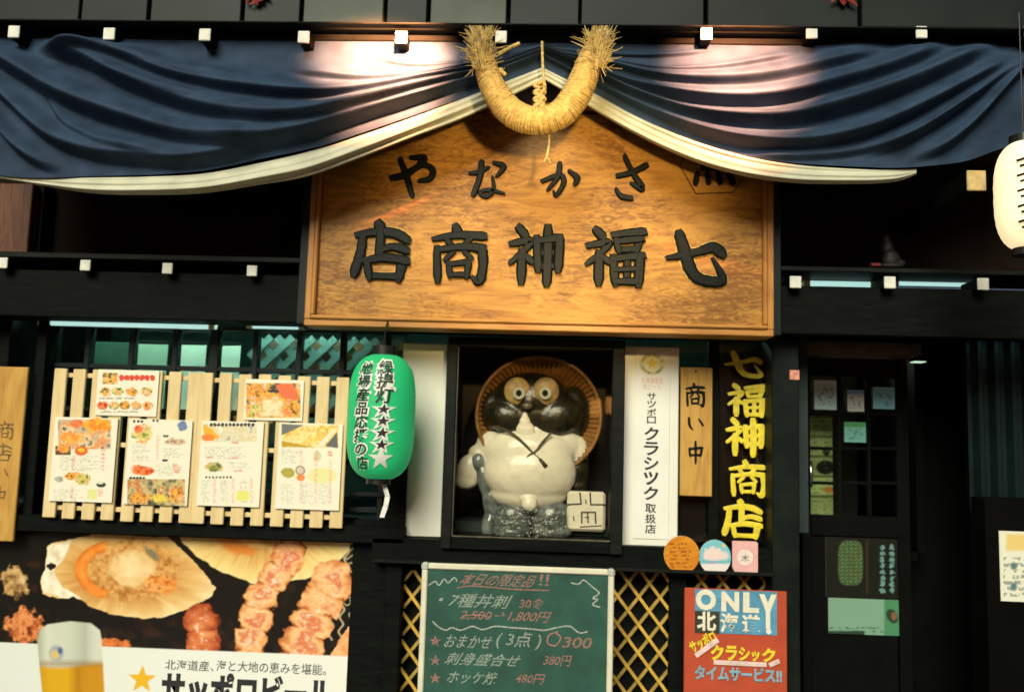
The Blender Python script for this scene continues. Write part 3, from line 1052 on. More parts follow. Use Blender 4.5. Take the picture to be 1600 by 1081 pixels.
FOLDS_R = [
    ([(850, 92), (900, 104), (960, 118), (1020, 134), (1090, 141), (1180, 138), (1260, 124), (1340, 104), (1400, 86)], .045, 24, 10),
    ([(850, 97), (900, 118), (960, 142), (1030, 162), (1110, 175), (1200, 175), (1290, 156), (1370, 132), (1450, 100), (1500, 80)], .060, 24, 13),
    ([(850, 101), (910, 126), (980, 162), (1060, 194), (1140, 208), (1220, 210), (1310, 190), (1400, 158), (1490, 118), (1570, 84)], .065, 20, 15),
    ([(850, 104), (920, 140), (1000, 182), (1080, 216), (1170, 238), (1250, 243), (1330, 228), (1420, 190), (1500, 148), (1600, 90)], .050, 24, 10),
    ([(1330, 258), (1390, 240), (1450, 206), (1500, 172), (1560, 128), (1620, 90)], .032, 16, 8),
    ([(1400, 264), (1460, 246), (1510, 206), (1545, 168), (1580, 130), (1640, 90)], .040, 18, 9),
    ([(1150, 252), (1240, 258), (1330, 250), (1410, 226), (1480, 184), (1560, 134)], .016, 10, 6),
    ([(850, 84), (920, 92), (1000, 96), (1070, 92), (1140, 80)], .018, 10, 6),
    ([(850, 88), (910, 98), (980, 112), (1050, 120), (1120, 116), (1200, 102), (1280, 86)], .022, 12, 6),
    ([(850, 78), (900, 80), (960, 78)], .012, 8, 4),
]


def fold_field(PX, PY, folds):
    h = np.zeros(PX.shape)
    for pts, amp, wu, wl in folds:
        p = np.array(pts, float)
        yc = interp(pts, PX) - wl * 1.0
        # folds narrow towards the gather at the middle
        near = np.clip(np.abs(PX - 848) / 440.0, 0.12, 1)
        endf = np.clip((PX - p[0, 0]) / 70.0, 0, 1) * np.clip((p[-1, 0] - PX) / 70.0, 0, 1) if abs(p[-1, 0] - 848) > 6 and abs(p[0, 0] - 848) > 6 else (
            np.clip((PX - p[0, 0]) / 90.0, 0, 1) if p[-1, 0] < 860 else np.clip((p[-1, 0] - PX) / 90.0, 0, 1))
        endf = endf * endf * (3 - 2 * endf)
        d = PY - yc
        nn = np.maximum(near, .16)
        up = np.exp(-(d / (wu * nn)) ** 2)
        q = np.clip((d + .15 * wl * nn) / (1.75 * wl * nn), 0, 1)
        dn = 1 - q * q * (3 - 2 * q)
        h += amp * near ** .55 * endf * np.where(d < 0, up * (1 - np.clip((.15 * wl * nn + d) / (1.75 * wl * nn), 0, 1) ** 2 * 3 + 0), dn)
    return h


def curtain_half(edge, folds, xa, xb, nx, ny):
    xs_ = np.linspace(xa, xb, nx)
    ye = interp(edge, xs_)
    t = np.linspace(0, 1, ny)[:, None]
    PX = np.repeat(xs_[None, :], ny, 0)
    PY = 58 + (ye[None, :] - 58) * t
    h = fold_field(PX, PY, folds)
    h *= 1.9
    h += (fbm(PX / 110, PY / 60, 5) - .5) * .010
    h *= np.clip(t * 9, 0, 1) ** .7
    lean = h.mean(0)
    lean = np.convolve(np.pad(lean, 20, 'edge'), np.ones(41) / 41, 'valid')
    h += 1.25 * lean[None, :] * t ** 1.3
    h += .02 * np.sin(t * math.pi) ** 2
    base = at_np(PX, PY, np.full(PX.shape, CY))
    base[..., 1] -= h
    return base, h


cur = empty('stage_curtain', (0, CY, at(800, 60, CY).z), 'navy satin swag curtain with cream lining gathered up in the middle under the eave', 'curtain')
bl, hl = curtain_half(EDGE, FOLDS_L, -60, 849, 470, 150)
br_, hr = curtain_half(EDGE_R, FOLDS_R, 849, 1660, 420, 150)
grid_mesh('cloth', np.concatenate([bl, br_[:, 1:]], 1), NAVY, cur)


hem_x = np.concatenate([np.linspace(-60, 849, 470), np.linspace(849, 1660, 420)[1:]])
hem_h = np.concatenate([hl[-1], hr[-1, 1:]])
hem_h = np.convolve(np.pad(hem_h, 6, 'edge'), np.ones(13) / 13, 'valid')


def lining(path, name):
    """rolled cream lining below the navy edge: lobed cross-section swept along the edge; path rows are (px, top, bottom)"""
    p = np.array(path, float)
    xs_ = np.linspace(p[0, 0], p[-1, 0], 260)
    top = interp([(a, b) for a, b, c in path], xs_)
    bot = interp([(a, c) for a, b, c in path], xs_)
    nl = 36
    off = np.interp(xs_, hem_x, hem_h)
    rows = []
    for i in range(nl + 1):
        u = i / nl
        py = top - 5 + (bot - top + 5) * (u if u <= 1 else 1)
        thick = np.clip((bot - top) / 30.0, .25, 1.0)
        bulge = np.sqrt(max(0, 1 - (2 * u - 1) ** 2)) * .045 * thick + .007 * np.sin(u * 9.0 + xs_ / 150.0) * thick + .006 * np.sin(u * 17 + xs_ / 210.0 + 1) * thick
        rows.append(at_np(xs_, py, CY + .022 - off - bulge))
    # curl round behind
    for i in range(1, 10):
        u = i / 10
        py = bot - (bot - top) * .5 * u
        rows.append(at_np(xs_, py, CY + .022 - off + .05 * math.sin(u * 1.6)))
    return grid_mesh(name, np.array(rows), LINING, cur)


lining([(-60, 258, 270), (22, 277, 283), (70, 282, 291), (140, 282, 302), (230, 281, 305), (320, 276, 302), (400, 261, 290), (480, 242, 276),
        (560, 216, 248), (640, 188, 217), (720, 158, 187), (780, 134, 160), (848, 108, 127)], 'lining')
lining([(848, 108, 124), (885, 127, 146), (930, 150, 174), (985, 181, 206), (1040, 207, 234), (1110, 233, 262), (1180, 252, 279), (1250, 263, 287),
        (1320, 268, 288), (1370, 270, 287), (1405, 270, 283), (1432, 269, 273)], 'lining')

# ================================================================== straw rope
RY = -0.83
rope = empty('straw_rope', at(840, 205, RY), 'thick U shaped straw rope with frayed ends hanging before the curtain gather', 'rope')
axis = catmull([(753, 62), (757, 95), (765, 125), (779, 153), (803, 179), (838, 190), (873, 181), (896, 156), (910, 128), (920, 98), (935, 62)], 14)
rads = [13, 16.5, 19, 21, 22.5, 22, 22.5, 23, 22, 19, 15]
rr = catmull([(r,) for r in rads], 14)
ppm = (RY - CAM.y) / FPX
pts = [at(x, y, RY) for x, y in axis]
ns = 26
V_ = []
for i, p in enumerate(pts):
    d = (pts[min(i + 1, len(pts) - 1)] - pts[max(i - 1, 0)]).normalized()
    a = Vector((0, 1, 0))
    b = d.cross(a).normalized()
    for j in range(ns):
        t = 2 * math.pi * j / ns
        rad = rr[i][0] * ppm * (1 + .03 * math.sin(i * 2.6) + random.uniform(-.035, .035))
        V_.append(p + (a * math.cos(t) + b * math.sin(t)) * rad)
F_ = [(i * ns + j, i * ns + (j + 1) % ns, (i + 1) * ns + (j + 1) % ns, (i + 1) * ns + j) for i in range(len(pts) - 1) for j in range(ns)]
F_ += [tuple(range(ns))[::-1], tuple((len(pts) - 1) * ns + j for j in range(ns))]
mesh_obj('rope_core', V_, F_, mat('straw_core', (.34, .21, .05), .9, .4, 60, .6, 160), rope, True)
# binding windings
mb = MB()
for i in range(8, len(pts) - 6):
    for sub in (0.0, .33, .66):
        p = pts[i].lerp(pts[i + 1], sub)
        d = (pts[i + 1] - pts[i - 1]).normalized()
        a = Vector((0, 1, 0))
        b = d.cross(a).normalized()
        R0 = rr[i][0] * ppm * random.uniform(.985, 1.035)
        sk = random.uniform(.0, .6)
        ring = []
        for j in range(15):
            t = math.pi * (j / 14.0) + math.pi * .5
            # only the side towards the street
            ring.append(p + (a * math.cos(t) + b * math.sin(t)) * R0 + d * (sk * R0 * (j / 14.0 - .5)))
        mb.tube(ring, random.uniform(.0016, .0032), 5, cap=False)
w_ = mb.build('binding', STRAW, rope, True)
w_['kind'] = 'stuff'
# frayed straw at both ends
FRAY = mat('straw_pale', (0.72, 0.52, 0.18), .8, .4, 30)
for (ex, ey, ux, uy, n_) in ((753, 64, -.12, -1, 420), (934, 64, .15, -1, 420)):
    mb = MB()
    for q in range(n_):
        t = random.uniform(0, 6.283)
        r0 = 15 * math.sqrt(random.random())
        sx_, sy_ = ex + r0 * math.cos(t), ey + random.uniform(-8, 45)
        L = random.uniform(10, 30)
        spread = (r0 * math.cos(t)) / 15.0
        ang_x = ux * L + spread * random.uniform(3, 16)
        if random.random() < .14:
            ang_x = random.choice((-1, 1)) * random.uniform(14, 34)
            L *= .6
        dy = uy * L if random.random() > .13 else L * random.uniform(-.3, .9)
        yy = RY + .05 * math.sin(t) - .01
        A = at(sx_, sy_, yy)
        B = at(sx_ + ang_x, max(sy_ + dy, 40), yy - random.uniform(-.01, .03))
        mb.tube([A, A.lerp(B, .55) + Vector((random.uniform(-.004, .004), 0, random.uniform(-.004, .004))), B], [.0019, .0016, .0009], 4)
    fo = mb.build('frayed_straw', FRAY, rope, False)
    fo['kind'] = 'stuff'
# hanging cords and knot
CORD = mat('hemp_cord', (.60, .43, .15), .85, .4, 60, .5, 200)
mb = MB()


def cord(px_pts, rad, Y, alone=True):
    P_ = [at(x, y, Y if not isinstance(Y, list) else Y[i]) for i, (x, y) in enumerate(px_pts)]
    mb.tube([Vector(p) for p in catmull([tuple(p) for p in P_], 6)], rad, 7)
    if alone:
        MB().tube([Vector(p) for p in catmull([tuple(p) for p in P_], 6)], rad, 7).build('cord', CORD, rope, True)


cord([(847, 66), (848, 100), (850, 125), (852, 140)], .006, [-.68, -.72, -.74, -.75])
cord([(857, 198), (858, 220), (856, 238), (853, 250)], .0055, RY + .03)
cord([(853, 248), (849, 255)], .004, RY + .03)
cord([(857, 248), (860, 256)], .004, RY + .03)
cord([(779, 86), (795, 76), (812, 68)], .008, RY + .06)
cord([(780, 108), (790, 118)], .009, RY)
mb = MB()
for k in range(5):
    y0 = 128 + k * 11
    for s in (-1, 1):
        cord([(846 + s * 2, y0), (843 - s * 8, y0 + 6), (844 + s * 5, y0 + 13), (846 - s * 2, y0 + 18)], .009, RY + .07 - .01 * s, False)
mb.build('knot', CORD, rope, True)

# ================================================================== things in the left window
PAPER = mat('pale_green_blind', (0.42, 0.55, 0.42), .8, .12, 6)
PAPERW = mat('white_blind', (0.74, 0.80, 0.68), .8, .1, 6)


def blind(x0, y0, x1, y1, Y, m_, label):
    X0, Z0, X1, Z1 = rect(x0, y0, x1, y1, Y)
    t = empty('paper_blind', (X0, Y, Z0), label, 'blind')
    MB().box(X0, Y, Z0, X1, Y + .004, Z1).build('sheet', m_, t)
    MB().box(X0 - .004, Y - .006, Z1 + .0005, X1 + .004, Y + .010, Z1 + .016, .003).build('top_rod', FR, t)
    return t


blind(207, 537, 259, 640, .20, PAPER, 'pale green paper blind in the window, darkest of the three')
blind(268, 538, 319, 640, .20, PAPERW, 'pale paper blind in the window between the green one and the wide mullion')
blind(335, 539, 373, 640, .20, PAPERW, 'narrow white paper blind in the window beside the diamond lattice')
DG = mat('dark_green_board', (0.045, 0.11, 0.075), .7, .3, 5)
X0, Z0, X1, Z1 = rect(128, 534, 206, 700, .26)
o = MB().box(X0, .26, Z0, X1, .28, Z1, .003).build('green_board', DG)
tag(o, 'dark green board standing inside the window beside the paper blinds', 'board')
# crumpled clear plastic hanging at the window edge
pm = mat('crumpled_plastic', (0.55, 0.66, 0.62), .15, .6, 40, .8, 60, spec=.9)
for (x0, y0, x1, y1, lb) in ((66, 518, 92, 572, 'crumpled clear plastic bundle at the window edge, topmost of two'), (66, 580, 88, 640, 'crumpled clear plastic bundle at the window edge, under another bundle')):
    xs_, ys_ = np.linspace(x0, x1, 40), np.linspace(y0, y1, 70)
    PX, PY = np.meshgrid(xs_, ys_)
    u = (PX - x0) / (x1 - x0)
    hgt = .04 * np.sqrt(np.clip(1 - (2 * u - 1) ** 2, 0, 1)) + .035 * np.abs(fbm(PX / 7, PY / 9, 3, 3) - .5) * 2
    o = grid_mesh('plastic_bundle', at_np(PX, PY, .10 - hgt), pm)
    tag(o, lb, 'plastic wrap', 'plastic bundles in the window')
# diamond lattice with a patchy orange-brown board behind
lat = empty('window_lattice', at(390, 600, .16), 'grey teal diamond lattice behind the window panes with brown board behind it', 'lattice')
LT = mat('teal_grey_lattice', (0.16, 0.27, 0.25), .6, .25, 12)
LX0, LZ0, LX1, LZ1 = rect(386, 528, 628, 690, .16)


def lattice(parent, X0, Z0, X1, Z1, Y, pitch, width, thick, m_, both=True, m2=None, name='slat', ang=45.0):
    """diagonal slats clipped to a rectangle, every slat its own part"""
    ca, sa = math.cos(math.radians(ang)), math.sin(math.radians(ang))
    for s in ((1, -1) if both else (1,)):
        dx, dz = ca * s, sa
        nx_, nz_ = -dz, dx
        ctr = ((X0 + X1) / 2, (Z0 + Z1) / 2)
        diag = math.hypot(X1 - X0, Z1 - Z0)
        k = int(diag / pitch / 2) + 2
        for i in range(-k, k + 1):
            px_, pz_ = ctr[0] + nx_ * i * pitch, ctr[1] + nz_ * i * pitch
            # clip line to rectangle
            ts = []
            t0, t1 = -1e9, 1e9
            for p, d, lo, hi in ((px_, dx, X0, X1), (pz_, dz, Z0, Z1)):
                a, b = (lo - p) / d, (hi - p) / d
                t0, t1 = max(t0, min(a, b)), min(t1, max(a, b))
            if t1 - t0 < pitch * .35:
                continue
            yy = Y if (s == 1) != (m2 is not None) else Y + thick * 1.15
            q = []
            for t, e in ((t0, -1), (t1, 1)):
                for w in (-1, 1):
                    q.append((px_ + dx * t + nx_ * w * width / 2, pz_ + dz * t + nz_ * w * width / 2))
            v = [(x, y, z) for y in (yy, yy + thick) for x, z in q]
            f = [(0, 2, 3, 1), (4, 5, 7, 6), (0, 1, 5, 4), (2, 6, 7, 3), (0, 4, 6, 2), (1, 3, 7, 5)]
            MB().add(v, f).build(name, (m2 if (m2 and s == -1) else m_), parent)


lattice(lat, LX0, LZ0, LX1, LZ1, .16, .078, .036, .012, LT)
ob = MB().box(LX0, .24, LZ0, LX1, .25, LZ1).build('back_board', mat('orange_brown_board', (.36, .15, .045), .7, .6, 7, color2=(.05, .07, .06)), lat)

# ================================================================== slatted wood panels and the menus on them
def slat_panel(x_top, x_bot, ytop, ybot, label):
    Y = -0.16
    p = empty('slatted_panel', at(x_bot[0], ybot[0], Y), label, 'panel', 'slatted wood menu panels')
    n_ = len(x_top)
    for i in range(n_):
        f = i / (n_ - 1)
        yt, yb = ytop[0] + (ytop[1] - ytop[0]) * f, ybot[0] + (ybot[1] - ybot[0]) * f
        a, b = at(x_top[i] + 9.5, yt, Y), at(x_bot[i] + 9.5, yb, Y)
        x = (a.x + b.x) / 2 + random.uniform(-.001, .001)
        hw = .0305
        MB().box(x - hw, Y - random.uniform(0, .0015), b.z + random.uniform(-.003, .003), x + hw, Y + .016, a.z + random.uniform(-.003, .003), .003).build('slat', PALEWOOD, p)
        if i == 0: xa = x
        xb = x
    for y in (ytop[0] + 10, (ytop[0] + ybot[0]) / 2 + 0, ybot[0] - 16):
        z = at(x_top[0], y, Y).z
        MB().box(xa - .025, Y + .017, z - .011, xb + .025, Y + .033, z + .011, .002).build('batten', PALEWOOD, p)
    return p


slat_panel([85 + 30.1 * i for i in range(8)], [66 + 30.2 * i for i in range(8)], (575, 582), (809, 818), 'pale slatted wood panel of menus, the one beside the plastic bundles')
slat_panel([314.5 + 30.4 * i for i in range(8)], [297 + 31 * i for i in range(8)], (583, 589), (818, 826), 'pale slatted wood panel of menus, the one beside the green lantern')


def sheet(name, x0, y0, x1, y1, Y, paint, label, nx, ny, cat='menu', group=None, pm_=None):
    R = rect(x0, y0, x1, y1, Y)
    t = empty(name, ((R[0] + R[2]) / 2, Y, R[1]), label, cat, group)
    MB().box(R[0] + .001, Y, R[1] + .001, R[2] - .001, Y + .003, R[3] - .001).build('paper', WHITEPRINT, t)
    print_grid('printed_face', (R[0] + .0005, R[1] + .0005, R[2] - .0005, R[3] - .0005), Y - .0015, nx, ny, paint, t, pm_ or PRINT)
    return t


WHT = (232, 228, 205)
SEAF = [(60, 70, 60), (150, 120, 70), (235, 190, 70), (235, 130, 50), (245, 225, 190), (170, 170, 140)]
MEAT = [(90, 60, 30), (200, 130, 50), (240, 190, 80), (225, 100, 50), (240, 215, 160)]
GRN = [(70, 90, 40), (150, 170, 60), (230, 220, 140), (220, 120, 40), (250, 235, 200)]
RED = [(150, 50, 20), (225, 90, 40), (240, 140, 80), (235, 110, 60)]


def menu_a(x, y):
    c = Canvas(x, y, WHT)
    c.food(160, 582, 184, 600, SEAF, 4, 2, False)
    for i in range(7):
        c.ell(190 + i * 8, 590, 4.6, 5, (215, 70, 45), amp=1.5, sc=3, seed=i)
    for i, xx in enumerate((166, 184, 206, 229)):
        c.food(xx - 10, 605, xx + 10, 619, (SEAF, GRN, MEAT, GRN)[i], 4, 4 + i)
    for i, xx in enumerate((160, 178, 195, 213, 231)):
        c.ell(xx, 634, 8.5, 6, (50, 60, 50))
        c.food(xx - 9, 627, xx + 8, 640, (RED, GRN, MEAT, SEAF, MEAT)[i], 4, 14 + i)
    c.lines(155, 621, 240, 625, 1, (120, 120, 110), 4)
    c.lines(155, 642, 240, 646, 1, (120, 120, 110), 6)
    return c.c


def menu_b(x, y):
    c = Canvas(x, y, WHT)
    c.food(384, 598, 470, 653, SEAF, 9, 8, False)
    c.food(386, 598, 426, 622, MEAT, 6, 21)
    c.poly([(432, 600), (458, 600), (470, 624), (446, 625), (434, 614)], (226, 112, 66), amp=2, sc=5)
    c.food(380, 624, 412, 652, GRN, 6, 23)
    c.food(410, 624, 440, 650, [(225, 205, 150), (240, 225, 180), (235, 190, 130)], 6, 24, False)
    c.food(440, 626, 470, 652, MEAT, 6, 25)
    c.lines(418, 609, 438, 615, 1, (40, 40, 40), 3, .8, 1)
    for k in range(3):
        c.ell(424 + 5 * k, 611.5, 2, 2.4, (50, 50, 45))
    return c.c


def menu_c(x, y):
    c = Canvas(x, y, WHT)
    c.food(90, 655, 174, 702, [(120, 120, 100), (200, 190, 160), (225, 140, 70), (240, 210, 160), (90, 100, 90)], 10, 31, False)
    c.food(128, 652, 176, 676, [(235, 120, 40), (245, 180, 50), (240, 150, 60)], 8, 32)
    c.food(108, 654, 132, 668, RED, 6, 33)
    c.food(92, 675, 132, 694, [(240, 170, 60), (235, 140, 50), (245, 200, 110)], 6, 34)
    c.rect(86, 696, 111, 711, (90, 70, 50))
    c.food(87, 694, 110, 708, MEAT, 4, 35)
    c.ell(127, 704, 11, 7.5, (220, 100, 40), amp=1)
    c.ell(127, 703, 6, 3.5, (240, 190, 60))
    c.lines(94, 712, 168, 736, 9, (140, 140, 130), 5, .5, .5, 1.4)
    c.food(100, 736, 128, 750, MEAT, 4, 36)
    c.food(117, 738, 142, 760, [(90, 100, 50), (200, 190, 90), (225, 200, 120), (180, 90, 40)], 4, 37)
    c.food(84, 744, 100, 753, [(190, 190, 170), (130, 130, 110)], 4, 38)
    c.ell(158, 757, 8, 4.5, (50, 60, 50))
    c.ell(157, 754, 5, 2.5, (220, 220, 190))
    c.rect(136, 764, 152, 780, (218, 222, 150))
    for (a, b, d, e) in ((112, 714, 118, 735), (158, 690, 165, 738), (110, 760, 116, 778), (153, 764, 162, 776)):
        c.lines(a, b, d, e, 8, (222, 110, 90), 7, .7, .7, 1.3)
    c.lines(84, 764, 134, 784, 8, (150, 150, 140), 9, .5, .5, 1.4)
    return c.c


def menu_d(x, y):
    c = Canvas(x, y, WHT)
    c.food(206, 663, 240, 692, GRN, 7, 41)
    c.food(209, 664, 224, 676, RED, 5, 42)
    c.ell(285, 665, 8.5, 8, (110, 130, 165), amp=2, sc=4)
    for (a, b) in ((210, 658), (216, 658), (222, 658), (240, 657), (246, 657), (257, 681), (261, 681), (256, 719), (260, 719)):
        c.ell(a, b, 2.4, 2.2, (60, 60, 60), amp=1, sc=2)
    c.food(256, 684, 292, 696, [(150, 110, 80), (215, 200, 170), (190, 130, 90)], 5, 43)
    c.lines(206, 694, 240, 722, 9, (150, 150, 140), 4, .5, .5, 1.4)
    c.lines(256, 700, 290, 716, 5, (150, 150, 140), 5, .5, .5, 1.4)
    c.lines(244, 680, 250, 718, 12, (222, 130, 110), 6, .7, .6, 1.3)
    c.food(203, 724, 242, 744, RED, 8, 44)
    c.lines(244, 724, 290, 744, 6, (150, 150, 140), 8, .5, .5, 1.4)
    for k in range(5):
        c.ell(204 + k * 5.2, 747, 2.5, 2.6, (50, 55, 50), amp=1, sc=2)
    c.food(198, 748, 290, 790, [(70, 75, 55), (150, 140, 100), (210, 190, 130), (190, 100, 40), (225, 195, 140)], 9, 45, False)
    c.food(200, 768, 235, 786, MEAT, 5, 46)
    c.food(236, 770, 262, 786, [(210, 190, 60), (235, 210, 90), (160, 120, 40)], 5, 47)
    c.food(260, 760, 286, 786, MEAT, 5, 48)
    c.lines(270, 725, 286, 740, 4, (222, 110, 90), 11, .7, .7, 1.3)
    return c.c


def menu_e(x, y):
    c = Canvas(x, y, WHT)
    c.food(318, 662, 402, 690, [(170, 170, 150), (225, 220, 190), (215, 200, 150), (235, 230, 210)], 7, 51, False)
    c.poly([(318, 662), (334, 672), (342, 682), (332, 690), (317, 688)], (240, 175, 45), amp=3, sc=6)
    c.ell(324, 683, 10, 6, (230, 130, 60), amp=2)
    for k in range(12):
        c.ell(330 + k * 5.9, 663.5, 2.7, 3.0, (45, 45, 45), amp=1.2, sc=2, seed=k)
    c.lines(320, 698, 398, 718, 6, (150, 150, 140), 3, .5, .5, 1.4)
    for (a, b, d, e) in ((362, 690, 376, 695), (362, 714, 376, 718), (322, 713, 336, 716), (366, 734, 382, 738)):
        c.lines(a, b, d, e, 1, (222, 110, 90), 3, .8, .8, 1.3)
    c.food(320, 722, 350, 738, [(70, 80, 40), (140, 150, 70), (210, 190, 120), (210, 100, 60)], 5, 53)
    c.lines(355, 722, 400, 732, 4, (150, 150, 140), 4, .5, .5, 1.4)
    for k in range(8):
        c.ell(322 + k * 5.5, 745.5, 1.8, 1.9, (70, 70, 65), amp=1, sc=2)
    for k in range(3):
        c.lines(314 + k * 30, 750, 332 + k * 29, 786, 12, (150, 150, 140), 14 + k, .5, .5, 1.4)
        c.lines(333 + k * 29, 748, 339 + k * 29, 786, 12, (228, 140, 120), 24 + k, .7, .7, 1.3)
    c.rect(369, 766, 390, 782, (222, 222, 120))
    return c.c


def menu_f(x, y):
    c = Canvas(x, y, WHT)
    c.food(440, 664, 530, 699, [(215, 170, 70), (240, 205, 110), (245, 225, 160), (225, 185, 90)], 7, 61, False)
    c.poly([(440, 662), (475, 664), (440, 680)], (110, 112, 108))
    c.poly([(440, 689), (470, 694), (492, 699), (440, 698)], (190, 150, 40), amp=2, sc=6)
    c.poly([(527, 674), (528, 700), (508, 697)], (95, 98, 98))
    c.poly([(526, 668), (505, 697), (494, 697), (520, 672)], (228, 224, 205))
    c.lines(440, 702, 475, 725, 7, (150, 150, 140), 2, .5, .5, 1.4)
    c.food(490, 704, 502, 722, [(170, 180, 110), (215, 215, 170), (200, 150, 100)], 4, 62)
    c.ell(503, 743, 25, 13, (226, 222, 160), amp=1)
    c.ell(450, 738, 12, 8, (175, 160, 70), amp=2, sc=5)
    c.ell(469, 735, 8, 8, (150, 110, 90), amp=1)
    c.ell(469, 735, 6, 6, (205, 200, 180), amp=1)
    c.ell(470, 746, 7, 5.5, (230, 130, 40))
    for k in range(3):
        c.lines(438 + k * 30, 756, 466 + k * 28, 788, 11, (150, 150, 140), 34 + k, .5, .45, 1.4)
        c.lines(468 + k * 23, 704, 474 + k * 23, 786, 24, (230, 150, 135), 44 + k, .7, .6, 1.3)
    c.lines(512, 705, 522, 714, 2, (222, 110, 90), 4, .8, .8, 1.3)
    return c.c


sheet('menu_sheet', 151, 578, 247, 650, -.168, menu_a, 'white menu sheet with red heading and two rows of small dishes', 170, 130)
sheet('menu_sheet', 382, 593, 474, 657, -.168, menu_b, 'menu sheet filled with one close-up of fried seafood', 170, 120)
sheet('menu_sheet', 81, 652, 180, 784, -.171, menu_c, 'white menu sheet with orange seafood on top, beside the plastic bundles', 170, 220)
sheet('menu_sheet', 197, 655, 297, 789, -.171, menu_d, 'white menu sheet with a blue round stamp and a brown photo along its foot', 170, 220)
sheet('menu_sheet', 311, 658, 409, 791, -.171, menu_e, 'white menu sheet with black heading and yellow square at its foot', 170, 220)
sheet('menu_sheet', 433, 661, 533, 796, -.171, menu_f, 'white menu sheet with a big yellow photo on top, beside the green lantern', 170, 220)

# wooden plaque at the far left edge
X0, Z0, X1, Z1 = rect(-40, 573, 45, 835, -.13)
X1 = at(42, 640, -.13).x
Z0 = at(20, 846, -.15).z
pl = empty('wooden_plaque', (X0, -.15, Z0), 'tall ochre wooden plaque with faded brush writing beside the post', 'sign')
MB().box(X0, -.15, Z0, X1, -.131, Z1, .004).build('board', PLAQUEWOOD, pl)
FADED = mat('faded_ink', (0.22, 0.13, 0.035), .7, .5, 40)
for k, ch in enumerate(('商', '店', 'い', '中')):
    zc = at(20, 672 + k * 34, -.13).z
    brush_char(MB(), ch, X1 - .125, zc - .042, X1 - .045, zc + .042, -.1505, .002, .8).build('character', FADED, pl)

